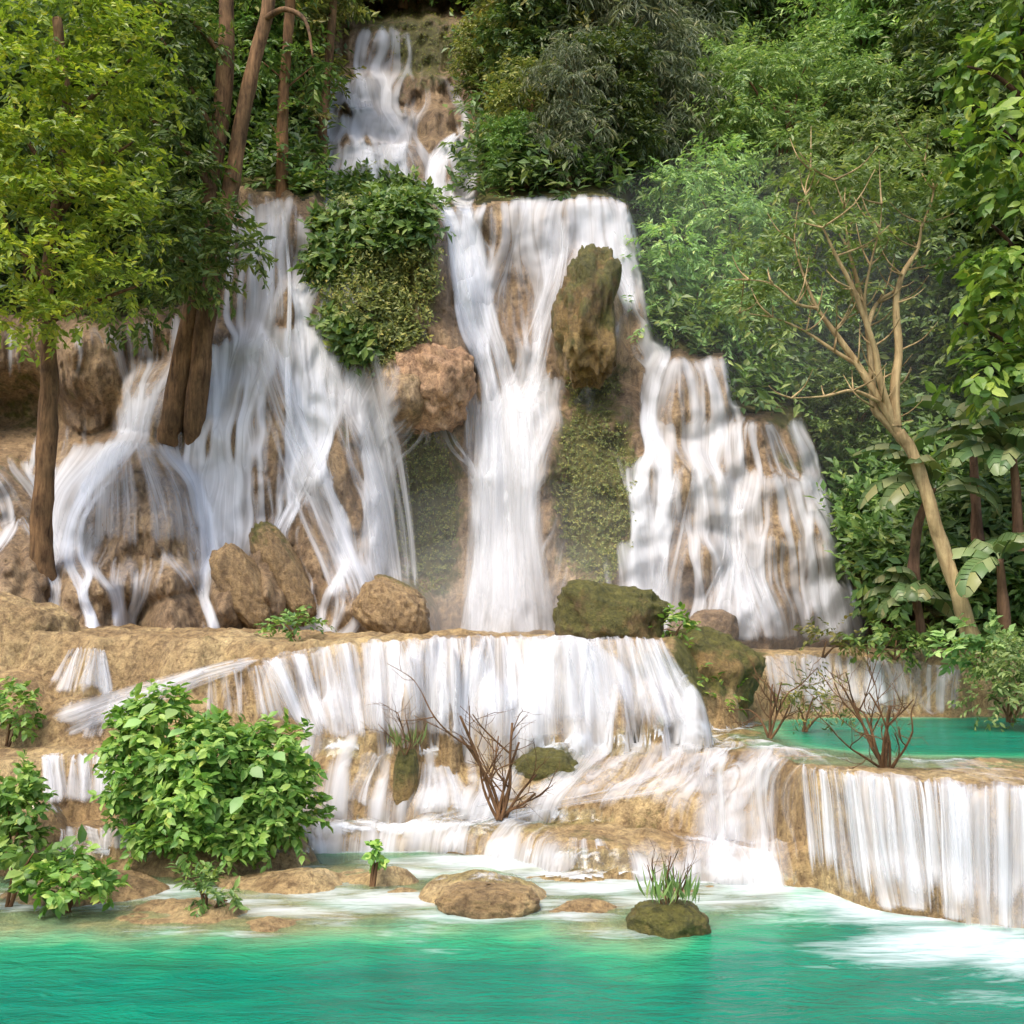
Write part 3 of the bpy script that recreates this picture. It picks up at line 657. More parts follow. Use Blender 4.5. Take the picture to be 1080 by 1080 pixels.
waterfall('waterfall', 'tall white waterfall on the left, sliding in several tongues beside the green hump', [
    ([[(250, 201), (305, 204)], [(254, 225), (303, 240)], [(254, 290), (308, 300)], [(246, 340), (312, 350)]], 60, A_(op=.5, clump=1.5, layers=1)),
    ([[(315, 224), (330, 228), (375, 264)], [(320, 250), (340, 262), (378, 285)], [(328, 300), (350, 306), (388, 312)], [(330, 330), (355, 336), (400, 345)]], 100, A_(op=.62, clump=1.3)),
    ([[(322, 312), (388, 312)], [(322, 345), (403, 362)], [(328, 400), (420, 425)], [(345, 455), (434, 480)], [(372, 520), (440, 540)], [(388, 590), (444, 600)], [(396, 655), (448, 640)]], 200, A_(op=.66, clump=1.2)),
    ([[(258, 335), (300, 345)], [(250, 365), (308, 372)], [(262, 410), (322, 420)], [(280, 470), (348, 480)], [(305, 540), (372, 545)], [(330, 600), (395, 605)], [(352, 662), (415, 662)]], 230, A_(op=.66, clump=1.2)),
    ([[(292, 207), (300, 208)], [(302, 290), (308, 292)], [(300, 390), (308, 392)], [(304, 460), (312, 462)]], 12, A_(op=.9)),
], em=[(238, 222, 312, 205, 190, 1.0), (315, 226, 385, 275, 170, 1.1), (205, 370, 262, 352, 170, 1.0), (255, 345, 320, 345, 130, 1.0), (320, 400, 400, 430, 90, .9), (215, 480, 300, 500, 80, .8), (310, 520, 400, 560, 70, .8)], fs=3)
waterfall('waterfall', 'thin white water fanning over the big rounded dome behind the slender left trunk', [
    ([[(118, 464), (160, 464)], [(95, 480), (180, 482)], [(75, 530), (210, 530)], [(68, 590), (220, 590)]], 170, A_(op=.5, clump=1.7, layers=1)),
], em=[(78, 466, 190, 464, 260, .9), (40, 500, 90, 470, 70, .7), (55, 560, 230, 555, 130, .8), (120, 585, 215, 578, 90, .9), (-60, 490, 60, 480, 130, .8), (-40, 560, 60, 540, 90, .7)], fs=5)
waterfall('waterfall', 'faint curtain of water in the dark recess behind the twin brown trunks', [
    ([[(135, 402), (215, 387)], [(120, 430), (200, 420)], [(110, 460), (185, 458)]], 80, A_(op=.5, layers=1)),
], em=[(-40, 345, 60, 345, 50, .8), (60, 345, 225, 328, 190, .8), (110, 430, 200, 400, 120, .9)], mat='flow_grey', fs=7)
waterfall('waterfall', 'tallest central waterfall, two arms joining into one white plunge', [
    ([[(460, 228), (502, 222)], [(466, 245), (512, 240)], [(470, 290), (520, 290)], [(482, 340), (530, 340)], [(496, 385), (545, 385)], [(500, 430), (558, 430)], [(496, 520), (570, 520)], [(490, 600), (578, 600)], [(482, 668), (588, 668)]], 260, A_(op=.72, seg=60)),
    ([[(566, 215), (602, 211)], [(576, 260), (604, 250)], [(568, 310), (598, 300)], [(545, 370), (588, 350)], [(525, 410), (578, 398)], [(508, 450), (560, 450)], [(502, 540), (568, 540)], [(490, 668), (582, 668)]], 210, A_(op=.72, seg=60)),
    ([[(488, 400), (572, 400)], [(482, 480), (580, 480)], [(482, 560), (580, 560)], [(470, 668), (598, 668)]], 90, A_(op=.62, clump=.6, layers=2, off=.12)),
    ([[(618, 211), (652, 216)], [(640, 240), (668, 245)], [(650, 290), (676, 290)], [(654, 345), (672, 340)]], 130, A_(op=.6, clump=1.4)),
    ([[(598, 212), (640, 211)], [(588, 250), (648, 250)], [(590, 276), (644, 276)]], 80, A_(op=.5, clump=1.6)),
    ([[(553, 396), (588, 386)], [(545, 420), (585, 415)], [(548, 470), (582, 455)]], 55, A_(op=.6, clump=1.3)),
    ([[(470, 390), (492, 400)], [(485, 430), (500, 440)], [(488, 480), (500, 490)]], 22, A_(op=.6)),
], em=[(460, 222, 560, 207, 300, 1.0), (560, 207, 655, 208, 360, 1.1), (650, 216, 668, 240, 50, 1.0), (590, 390, 660, 440, 30, .5), (556, 400, 600, 395, 60, .8)], fs=11)
waterfall('waterfall', 'broad tiered waterfall on the right spreading over brown domes below the feathery trees', [
    ([[(765, 500), (788, 500)], [(762, 550), (786, 550)], [(758, 590), (794, 590)], [(732, 636), (815, 636)], [(706, 680), (848, 684)]], 200, A_(op=.62, clump=1.2)),
    ([[(705, 480), (750, 475)], [(690, 520), (750, 515)], [(680, 570), (740, 565)], [(670, 620), (730, 620)], [(660, 676), (730, 676)]], 200, A_(op=.5, clump=1.5)),
], em=[(692, 378, 768, 374, 230, 1.0), (676, 446, 850, 440, 330, .9), (650, 500, 690, 470, 90, .8), (690, 500, 800, 500, 150, .8), (785, 496, 868, 505, 210, 1.0), (632, 575, 700, 560, 120, .9), (700, 560, 890, 565, 200, .8), (860, 600, 905, 640, 60, .8), (850, 520, 890, 580, 60, .7)], fs=13, gain=.30)
waterfall('waterfall', 'small distant cascade tumbling down ledges high above between the trees', [
    ([[(360, 150), (442, 150)], [(362, 168), (442, 172)], [(374, 192), (446, 207)]], 110, A_(op=.7, clump=1.3)),
    ([[(482, 138), (490, 140)], [(458, 152), (484, 156)], [(442, 180), (478, 180)], [(444, 222), (474, 224)]], 110, A_(op=1.0)),
    ([[(356, 82), (404, 80)], [(358, 98), (404, 98)], [(360, 118), (405, 118)]], 70, A_(op=.62, clump=1.4)),
], em=[(380, 30, 432, 30, 90, 1.1), (352, 80, 410, 78, 150, 1.2), (350, 122, 430, 122, 170, 1.2), (352, 152, 448, 150, 190, 1.1), (405, 55, 470, 75, 70, .8), (445, 88, 458, 90, 16, 1.0), (455, 160, 488, 142, 90, 1.3), (430, 190, 478, 190, 70, 1.1), (395, 32, 450, 32, 60, .8)], fs=17, gain=.5)
CT_ = A_(off=.08, fade=(.06, .06), w=4.6, op=.8, seg=22, wig=3.5)
waterfall('waterfall', 'wide white curtain falling over the middle terrace below the central plunge', [
    ([[(265, 697), (330, 680), (480, 669), (640, 669), (708, 672)], [(266, 706), (333, 692), (480, 681), (642, 680), (720, 684)], [(280, 735), (338, 732), (480, 722), (648, 722), (740, 722)], [(322, 776), (345, 782), (480, 786), (650, 780), (775, 768)]], 420, dict(CT_, clump=2.0, op=.46, layers=1, freq=18)),
] + fans([(268, 699), (330, 682), (400, 674), (480, 669), (560, 668), (640, 669), (708, 673)], [(318, 784), (352, 790), (410, 794), (480, 795), (560, 793), (650, 790), (775, 776)], 26, 5, op=(.5, .85)))
waterfall('stream', 'white stream sliding down the ochre slope above the big leafy bush', [
    ([[(298, 684), (272, 704)], [(238, 692), (222, 722)], [(168, 708), (160, 748)], [(98, 728), (102, 775)], [(45, 745), (72, 790)]], 130, A_(op=.72, seg=60, wig=6, off=.04, clump=1.2)),
    ([[(230, 694), (215, 722)], [(168, 712), (160, 752)], [(108, 735), (112, 775)]], 90, A_(op=.55, seg=50, wig=6, off=.06, clump=1.2)),
] + fans([(215, 715), (250, 702), (285, 700)], [(210, 752), (260, 772), (320, 780)], 4, 9, w=(14, 34), op=(.35, .6)) + fans([(70, 738), (120, 728), (180, 715)], [(45, 778), (100, 785), (150, 775)], 4, 10, w=(14, 34), op=(.3, .6))
, cat='stream')
waterfall('waterfall', 'short white spout in a notch of the ochre wall at far left', [
] + fans([(70, 685), (90, 681), (114, 685)], [(34, 736), (80, 742), (128, 742)], 11, 12, w=(8, 20), op=(.3, .8), drop=(.7, 1)))
waterfall('waterfall', 'little two-step cascade between the left shrubs and the big leafy bush', [
] + fans([(40, 796), (85, 794), (130, 797)], [(42, 852), (85, 854), (130, 850)], 12, 14, w=(16, 34), op=(.5, .85), spread=1.3, drop=(.9, 1)) + fans([(60, 872), (110, 872), (158, 876)], [(60, 898), (110, 900), (165, 902)], 10, 15, w=(16, 34), op=(.5, .8), spread=1.3, drop=(.9, 1)))
RP = A_(w=5.5, op=.72, mode='flat', seg=34, lenvar=.45, wig=10, off=.02, clump=1.0, freq=5)
RP = A_(w=5.5, op=.62, seg=50, wig=8, off=.03, clump=.9, freq=5)
waterfall('rapids', 'bright white rapids pouring down the middle slope beside the right curtain', [
    ([[(600, 782), (750, 778)], [(592, 800), (745, 800)], [(560, 826), (720, 832)], [(480, 850), (600, 852)], [(390, 872), (500, 880)]], 330, RP),
    ([[(730, 780), (885, 792)], [(728, 812), (852, 820)], [(735, 845), (844, 855)], [(730, 880), (852, 890)], [(705, 928), (860, 934)]], 330, RP),
    ([[(375, 790), (420, 792)], [(370, 815), (400, 820)], [(350, 850), (400, 855)]], 50, A_(op=.7)),
    ([[(440, 800), (480, 805)], [(430, 830), (500, 830)], [(420, 855), (510, 858)]], 70, A_(op=.75, clump=1.4)),
    ([[(500, 815), (545, 815)], [(495, 840), (540, 840)], [(480, 862), (530, 866)]], 60, A_(op=.85)),
    ([[(595, 880), (640, 885)], [(590, 900), (650, 900)], [(585, 920), (665, 922)]], 50, A_(op=.65, clump=1.5)),
    ([[(695, 880), (840, 885)], [(692, 895), (845, 900)], [(690, 930), (852, 936)]], 140, A_(op=.5, clump=1.6, layers=1)),
], cat='rapids', fs=23, emt=[(325, 560, 15.45, 260, 1.0), (560, 740, 15.7, 320, 1.3), (690, 845, 15.0, 300, 1.0), (740, 850, 13.9, 160, .9), (330, 480, 14.6, 120, .8), (560, 700, 14.4, 120, .7)], emk=dict(gain=.48, dry=[(650, 868, 95, 26, .85), (430, 812, 22, 26, .6), (585, 808, 40, 18, .8), (395, 800, 26, 20, .5), (515, 940, 40, 16, .9), (705, 968, 30, 14, .9), (470, 800, 20, 18, .4)], drift=[(690, 815, 130, 32, -1.6), (540, 850, 110, 24, -1.2)]))
waterfall('waterfall', 'wide front curtain of thin parallel streams pouring from the right ledge', [
    ([[(842, 800), (905, 812), (1000, 820), (1250, 842)], [(842, 815), (905, 824), (1000, 832), (1250, 852)], [(848, 870), (912, 885), (1000, 895), (1250, 925)], [(856, 934), (930, 962), (1000, 974), (1250, 1010)]], 420, A_(off=.08, fade=(.06, .04), op=.52, clump=1.8, freq=18, layers=1)),
] + fans([(842, 803), (870, 809), (905, 814), (950, 818), (1000, 822), (1050, 826), (1250, 842)], [(852, 934), (885, 948), (925, 960), (970, 970), (1010, 977), (1050, 982), (1250, 1012)], 50, 21, w=(8, 52), spread=1.3, op=(.35, .95), drop=(.88, 1.0)))
waterfall('waterfall', 'low white fall behind the small turquoise pool at the foot of the right bank', [
    ([[(800, 688), (900, 690), (1025, 702)], [(800, 700), (900, 702), (1020, 714)], [(810, 735), (900, 738), (990, 742)], [(820, 756), (900, 756), (1005, 756)]], 170, A_(op=.5, layers=1)),
] + fans([(800, 692), (870, 691), (940, 696), (1025, 706)], [(812, 756), (880, 757), (950, 757), (1020, 756)], 12, 33, w=(22, 46), spread=1.2, op=(.4, .7)))

# ------------------------------------------------------------------ PLANTS: helpers
def unit(a): return a / (np.linalg.norm(a, axis=-1, keepdims=True) + 1e-9)

def leaves(acc, b, d, n, L, Wd, fine=False, curl=.18):
    """b base, d direction, n normal (all (N,3)); L, Wd (N,)"""
    d = unit(d); s = unit(np.cross(d, n)); n = np.cross(s, d)
    L = np.broadcast_to(L, (len(b),))[:, None]; Wd = np.broadcast_to(Wd, (len(b),))[:, None]
    m = len(b); i = np.arange(m)[:, None]
    tip = b + d * L - n * L * curl
    if not fine:
        h_ = np.minimum(L * .06, Wd * .3) - L * curl * .2
        l = b + d * L * .45 + s * Wd * .5 + n * h_; r = b + d * L * .45 - s * Wd * .5 + n * h_
        v = np.stack([b, r, tip, l], 1).reshape(-1, 3)
        f = np.concatenate([i * 4 + [0, 1, 2], i * 4 + [0, 2, 3]])
    else:
        q = lambda a, w, h: (b + d * L * a + s * Wd * w + n * L * h)
        v = np.stack([b, q(.22, -.40, .04), q(.22, .40, .04), q(.55, -.46, .02), q(.55, .46, .02), tip, q(.3, 0, -.02), q(.62, 0, -.05)], 1).reshape(-1, 3)
        f = np.concatenate([i * 8 + t for t in ([0, 1, 6], [0, 6, 2], [1, 3, 7], [1, 7, 6], [6, 7, 4], [6, 4, 2], [3, 5, 7], [7, 5, 4])])
    acc.add(v, f3=f)

def crown(acc, blobs, leaf=.22, wid=.1, dens=5.0, per=12, twig=.55, droop=.3, seed=0, fine=False, up=.35, upbias=.8, jit=.45, inner=.55):
    r = np.random.default_rng(500 + seed)
    for bi, (c, rad) in enumerate(blobs):
        c = np.asarray(c, float); rad = np.asarray(rad, float)
        area = 4 * math.pi * (np.prod(rad) ** (2 / 3)); n = max(6, int(dens * area))
        dr = unit(r.normal(size=(n, 3))); dr[:, 2] = np.where((dr[:, 2] < -up) & (r.random(n) < .75), -dr[:, 2], dr[:, 2])
        rr = (inner + (1.08 - inner) * r.random(n) ** .6) * (.86 + .34 * vnoise(dr[:, 0] * 2 + bi * 7.3, dr[:, 1] * 2, dr[:, 2] * 2 + seed))
        pos = c + dr * rad * rr[:, None]
        t = unit(dr * .8 + r.normal(0, .45, (n, 3)) - np.array([0, 0, droop]))
        nr_ = unit(np.array([0, 0, upbias]) + dr * .45 + r.normal(0, .2, (n, 3)))
        sd = unit(np.cross(t, nr_))
        k = np.arange(per); o = (k + .5) / per; sg = np.where(k % 2, 1., -1.)
        tl = twig * (.6 + .8 * r.random(n))
        base = pos[:, None] + t[:, None] * (o[None, :, None] * tl[:, None, None]) - np.array([0, 0, 1.]) * (droop * .35 * o[None, :, None] ** 2 * tl[:, None, None])
        d = t[:, None] * .65 + sd[:, None] * (sg[None, :, None] * .85) + r.normal(0, .28, (n, per, 3)) - np.array([0, 0, droop * .5])
        nn = nr_[:, None] + r.normal(0, jit, (n, per, 3))
        ls = leaf * (.55 + .7 * r.random((n, per)))
        leaves(acc, base.reshape(-1, 3), d.reshape(-1, 3), nn.reshape(-1, 3), ls.ravel(), (ls * wid / leaf).ravel(), fine)

def smooth_path(pts, k=5):
    p = np.asarray(pts, float)
    if len(p) < 3: return np.linspace(0, 1, k + 1)[:, None] * (p[1] - p[0]) + p[0]
    t = np.linspace(0, len(p) - 1, (len(p) - 1) * k + 1); i = np.clip(t.astype(int), 0, len(p) - 2); f = (t - i)[:, None]
    p0 = p[np.clip(i - 1, 0, None)]; p1 = p[i]; p2 = p[i + 1]; p3 = p[np.clip(i + 2, None, len(p) - 1)]
    return .5 * (2 * p1 + (p2 - p0) * f + (2 * p0 - 5 * p1 + 4 * p2 - p3) * f ** 2 + (-p0 + 3 * p1 - 3 * p2 + p3) * f ** 3)

def tube(acc, pts, r0, r1, sides=8, k=5, knob=.08, flare=0.0, seed=0):
    p = smooth_path(pts, k); n = len(p); t = np.linspace(0, 1, n)
    rad = r0 + (r1 - r0) * t + flare * r0 * np.exp(-t * 9)
    tg = unit(np.gradient(p, axis=0)); ref = np.array([0.31, 0.9, 0.3]); a = unit(np.cross(tg, ref)); b = np.cross(tg, a)
    th = np.linspace(0, 2 * math.pi, sides, endpoint=False)
    ring = np.cos(th)[None, :, None] * a[:, None] + np.sin(th)[None, :, None] * b[:, None]
    q = p[:, None] + ring * (rad[:, None] * (1 + knob * 2 * vnoise(th[None] * 1.3 + seed, t[:, None] * n * .6, seed)))[..., None]
    i = np.arange(n * sides).reshape(n, sides); j = np.roll(i, -1, 1)
    f = np.stack([i[:-1], j[:-1], j[1:], i[1:]], -1).reshape(-1, 4)
    v = np.concatenate([q.reshape(-1, 3), p[-1:]]); e = n * sides
    cap = np.stack([i[-1], j[-1], np.full(sides, e)], -1)
    acc.add(v, f3=cap, f4=f)

def at_px(lst, d): return [P(u, v, d if dd is None else dd) for (u, v, *x) in lst for dd in [x[0] if x else None]]
def pxblob(u, v, ru, rv, d, deep=1.0):
    k = d / F; return (P(u, v, d), (ru * k, max(ru, rv) * k * .8 * deep, rv * k))

def plant(name, label, cat, base, crown_acc=None, crown_mat=None, wood_acc=None, wood_mat=None, names=('crown', 'trunk'), group=None):
    base = np.asarray(base, float); e = empty(name, base, label, cat, group)
    if wood_acc is not None: wood_acc.build(names[1], wood_mat, e, origin=base)
    if crown_acc is not None: crown_acc.build(names[0], crown_mat, e, smooth=False, origin=base)
    return e

LM = leaf_material
M['yellow_leaf'] = LM('yellow_green_leaves', (.115, .165, .012), (.20, .265, .015), (.35, .365, .024), .38)
M['mid_leaf'] = LM('mid_green_leaves', (0.052, 0.109, 0.021), (0.103, 0.184, 0.032), (0.196, 0.276, 0.057), .3)
M['dark_leaf'] = LM('dark_green_leaves', (0.037, 0.077, 0.020), (0.079, 0.132, 0.029), (0.158, 0.205, 0.046), .27)
M['olive_leaf'] = LM('olive_leaves', (0.081, 0.101, 0.027), (0.162, 0.182, 0.041), (0.297, 0.270, 0.068), .3)
M['feather_leaf'] = LM('feathery_leaves', (0.126, 0.244, 0.067), (0.227, 0.386, 0.118), (0.403, 0.554, 0.185), .35)
M['pale_leaf'] = LM('pale_sparse_leaves', (.10, .17, .045), (.17, .26, .07), (.28, .36, .11), .35)
M['bright_leaf'] = LM('bright_bush_leaves', (.075, .17, .02), (.15, .27, .032), (.29, .39, .07), .3)
M['big_leaf'] = LM('broad_right_leaves', (0.051, 0.102, 0.013), (0.119, 0.187, 0.021), (0.246, 0.297, 0.034), .32)
M['banana_leaf'] = LM('banana_leaves', (.06, .11, .035), (.11, .17, .055), (.22, .25, .11), .3, .35)
M['grey_leaf'] = LM('grey_green_leaves', (0.084, 0.112, 0.063), (0.154, 0.182, 0.098), (0.266, 0.280, 0.168), .27)
M['bark'] = bark_material('brown_bark', (.045, .022, .010), (.26, .15, .07))
M['bark_dark'] = bark_material('dark_bark', (.02, .011, .007), (.10, .055, .03))
M['bark_orange'] = bark_material('orange_bark', (.09, .045, .02), (.30, .16, .07))
M['bark_pale'] = bark_material('pale_bark', (.20, .13, .06), (.52, .39, .2), 4.0)
M['twig'] = bark_material('dry_twigs', (.06, .03, .015), (.22, .12, .055), 12.0)
M['banana_stem'] = bark_material('banana_stem', (.07, .035, .02), (.25, .14, .08), 5.0)

# ------------------------------------------------------------------ ROCKS that lie loose
def boulder(name, label, u, v, d, rx, ry, rz, mat, seed=0, tilt=0.0, amp=.22, mossv=0.0, group=None, cat='rock', sink=.2):
    nt_, npz = 96, 56
    th = np.linspace(0, 2 * math.pi, nt_, endpoint=False); ph = np.linspace(.02, math.pi - .02, npz)
    TH, PH = np.meshgrid(th, ph); dr = np.stack([np.sin(PH) * np.cos(TH), np.sin(PH) * np.sin(TH), np.cos(PH)], -1)
    rad = 1 + amp * fbm(dr[..., 0] * 1.6 + seed, dr[..., 1] * 1.6, dr[..., 2] * 1.6 + seed * 2, 5) + amp * .35 * np.abs(fbm(dr[..., 0] * 4 + seed, dr[..., 1] * 4, dr[..., 2] * 4, 3)) + .03 * fbm(dr[..., 0] * 11, dr[..., 1] * 11 + seed, dr[..., 2] * 11, 3)
    rad = rad + amp * .5 * (.5 - np.abs(fbm(dr[..., 0] * 2.6 + seed * 3, dr[..., 1] * 2.6, dr[..., 2] * 1.6, 4)) * 2) * .6
    p = np.sign(dr) * np.abs(dr) ** .8 * rad[..., None] * np.array([rx, ry, rz]); c, s_ = math.cos(tilt), math.sin(tilt)
    x = p[..., 0] * c + p[..., 2] * s_; z = -p[..., 0] * s_ + p[..., 2] * c; p = np.stack([x, p[..., 1], z], -1)
    i = np.arange(nt_ * npz).reshape(npz, nt_); j = np.roll(i, -1, 1)
    f = np.stack([i[:-1], i[1:], j[1:], j[:-1]], -1).reshape(-1, 4)
    mo = np.clip(mossv + .3 * dr[..., 2], 0, 1.2) if mossv else np.zeros(TH.shape)
    o = make_mesh(name, p.reshape(-1, 3), [f], mat, {'moss': mo.ravel()}); o.location = P(u, v, d)
    return tag(o, label, cat, group)
mo_ = M['mossy_rock']
boulder('mossy_rock', 'olive mossy rock sitting on the terrace lip right of the central plunge', 645, 655, 17.6, .92, .7, .62, mo_, 3, .12, .3, .62)
boulder('orange_rock', 'lumpy orange tan rock overhanging beside the upper part of the central waterfall', 456, 408, float(depth_b(456, 400)) + .4, 1.0, 1.0, .92, M['orange_rock'], 31, .3, .42)
boulder('rock_pillar', 'tall mossy olive brown rock pillar standing between the arms of the central waterfall', 619, 338, float(depth_b(617, 345)) + .2, .64, .85, 1.42, M['mossy_rock'], 8, .03, .6, .5)
boulder('boulder', 'smooth wet tan boulder at the foot of the left waterfall', 412, 645, 20.3, .72, .6, .5, M['tan_rock'], 11, .5, .22)
boulder('boulder', 'flat topped slab leaning above the smooth wet tan boulder', 420, 625, 20.6, .55, .5, .22, M['tan_rock'], 12, .45, .2, .25)
boulder('rock_rib', 'shorter leaning tan rock between two thin streams on the left', 258, 622, float(depth_b(258, 622)) + .05, .42, .6, 1.0, M['tan_rock'], 14, -.5, .2)
boulder('rock_rib', 'longest leaning tan rock with a mossy upper tip at left', 300, 605, float(depth_b(300, 605)) + .05, .40, .6, 1.2, M['tan_rock'], 15, -.52, .2, .28)
boulder('moss_mound', 'low olive moss mound beside the bare multi stemmed shrub', 578, 822, 14.9, .50, .42, .40, mo_, 18, 0, .25, 1.0)
boulder('moss_mound', 'small green moss clump with grass tufts in the pool', 705, 974, 10.45, .36, .3, .19, mo_, 19, 0, .3, .6)
boulder('shoal_rock', 'low tan rock rising from the shallows at centre front', 515, 952, 11.2, .5, .42, .17, M['terrace'], 20, 0, .25)
boulder('shoal_rock', 'flat yellow rock just breaking the pool surface at left front', 590, 996, 9.75, .01, .01, .01, M['terrace'], 21) if False else None
boulder('mossy_bank', 'dark brown green overgrown bank right of the middle terrace curtain', 748, 708, 17.3, .8, .7, .6, mo_, 23, .35, .3, .5)
boulder('tree_stump', 'mossy short stump standing in the rapids under dry sprigs', 428, 822, 14.5, .17, .17, .42, mo_, 25, 0, .25, .5, cat='stump')
boulder('ochre_rock', 'big bulging ochre rock at the far left edge below the slender trunk', 5, 690, 17.2, 1.15, .8, .95, M['terrace'], 27, .3, .2)
boulder('boulder', 'rounded brown boulder at the foot of the right tiered waterfall', 752, 663, float(depth_b(752, 663)) - .3, .5, .4, .4, M['rock'], 29, 0, .2)
# ------------------------------------------------------------------ TREES with a shape of their own
# yellow green tree, front left
d = float(depth(45, 600)) ; b0 = P(45, 604, d)
wa = Acc(); tube(wa, at_px([(46, 640), (45, 600), (44, 540), (50, 450), (52, 380), (48, 310), (60, 220), (70, 120), (60, 20)], d), .23, .10, 10, 6, flare=.3)
for k, br in enumerate([[(50, 330), (90, 290), (130, 260)], [(52, 300), (20, 260), (0, 220)], [(60, 230), (100, 180), (140, 150)], [(62, 200), (30, 150), (10, 100)], [(68, 130), (110, 90), (140, 60)], [(50, 340), (95, 320), (150, 300)]]):
    tube(wa, at_px([(x, y, d - .25 * i) for i, (x, y) in enumerate(br)], d), .075, .02, 6, 5, seed=k)
ca = Acc(); dd = d - .5
crown(ca, [pxblob(*q, dd + e) for q, e in [((60, 20, 80, 34), 0), ((125, 55, 50, 30), -.3), ((15, 85, 65, 34), -.6), ((95, 110, 65, 30), -.4), ((150, 95, 30, 28), .2), ((35, 160, 75, 32), -.7), ((125, 170, 48, 28), 0), ((80, 215, 75, 26), -.5),
     ((10, 232, 50, 26), -.9), ((125, 245, 48, 22), -.2), ((45, 285, 70, 26), -.8), ((115, 300, 50, 20), -.4), ((15, 335, 45, 20), -.9), ((75, 335, 40, 16), -.5), ((-40, 180, 60, 80), -.4)]], .17, .085, 11, 13, .5, .15, 1, up=.1)
plant('broadleaf_tree', 'yellow green tree on a slender brown trunk at the front left', 'tree', b0, ca, M['yellow_leaf'], wa, M['bark'])

# twin trunk tree
d = float(depth(192, 478)); b0 = P(195, 500, d)
wa = Acc()
tube(wa, at_px([(174, 500, d + 1.2), (178, 466, d + .1), (184, 430), (202, 340), (214, 270), (224, 190), (236, 90), (240, -20), (246, -150)], d - .1), .30, .17, 12, 6, flare=.25, seed=1)
tube(wa, at_px([(205, 512, d + 1.2), (206, 474, d + .15), (207, 430), (218, 330), (236, 240), (246, 180), (262, 90), (284, 0), (300, -140)], d - .2), .27, .15, 12, 6, flare=.3, seed=2)
for k, br in enumerate([[(222, 200), (190, 150), (150, 120)], [(230, 150), (200, 90), (170, 40)], [(238, 230), (255, 235), (262, 240)], [(212, 280), (180, 270), (150, 270)], [(280, 20), (300, 10), (322, 22), (330, 60)], [(236, 60), (200, 20), (160, 0)]]):
    tube(wa, at_px([(x, y, d - .3 - .3 * i) for i, (x, y) in enumerate(br)], d), .085, .025, 6, 5, seed=10 + k)
ca = Acc(); dd = d - 1.0
crown(ca, [pxblob(*q, dd + e) for q, e in [((150, 10, 55, 45), .5), ((195, 45, 38, 40), .4), ((170, 100, 50, 38), .3), ((205, 120, 25, 30), .2), ((165, 165, 42, 32), 0), ((205, 178, 22, 25), 0), ((175, 215, 42, 28), -.3), ((222, 235, 36, 22), -.6), ((190, 265, 60, 24), -.7),
     ((248, 268, 34, 18), -.7), ((165, 300, 45, 20), -.6), ((212, 298, 40, 14), -.7), ((130, 330, 40, 18), -.3), ((120, 140, 35, 50), .8), ((110, 25, 40, 60), 1.0)]], .23, .095, 9, 12, .5, .4, 2)
plant('twin_trunk_tree', 'tall tree with two dark leaning trunks rooted on the left cascade', 'tree', b0, ca, M['mid_leaf'], wa, M['bark'])

# slim trunks on the lip behind
for k, (pts, r, mt, lab, lm, blobs) in enumerate([
    ([(298, 212), (298, 150), (300, 80), (306, 0), (308, -120)], .17, 'bark_orange', 'straight slim orange trunk on the lip of the left waterfall', 'mid_leaf', [(310, -40, 60, 40), (270, 60, 26, 24), (330, 70, 20, 26), (285, 130, 14, 12)]),
    ([(345, 190), (340, 140), (346, 70), (352, 0), (356, -100)], .15, 'bark', 'slim brown tree between the orange trunk and the high cascade', 'olive_leaf', [(340, -30, 60, 40), (325, 20, 30, 26), (320, 120, 20, 26), (338, 90, 10, 24)]),
    ([(262, 190), (264, 130), (270, 60), (272, -60)], .12, 'bark_dark', 'thin dark tree standing behind the twin brown trunks', 'dark_leaf', [(270, 20, 50, 40), (250, 90, 40, 40), (285, 160, 26, 22), (260, 160, 24, 22)])]):
    d = float(depth_b(pts[0][0], pts[0][1] - 8)) + .2
    wa = Acc(); tube(wa, at_px(pts, d), r, r * .7, 8, 6, seed=k, flare=.3)
    for q in blobs[1:]: tube(wa, at_px([(pts[2][0], q[1] + 25), ((pts[2][0] + q[0]) / 2, q[1] + 12), q[:2]], d), .04, .012, 5, 3)
    ca = Acc(); crown(ca, [pxblob(*q, d) for q in blobs], .26, .11, 7, 10, .6, .35, 20 + k)
    plant('slim_tree', lab, 'tree', P(pts[0][0], pts[0][1], d), ca, M[lm], wa, M[mt])

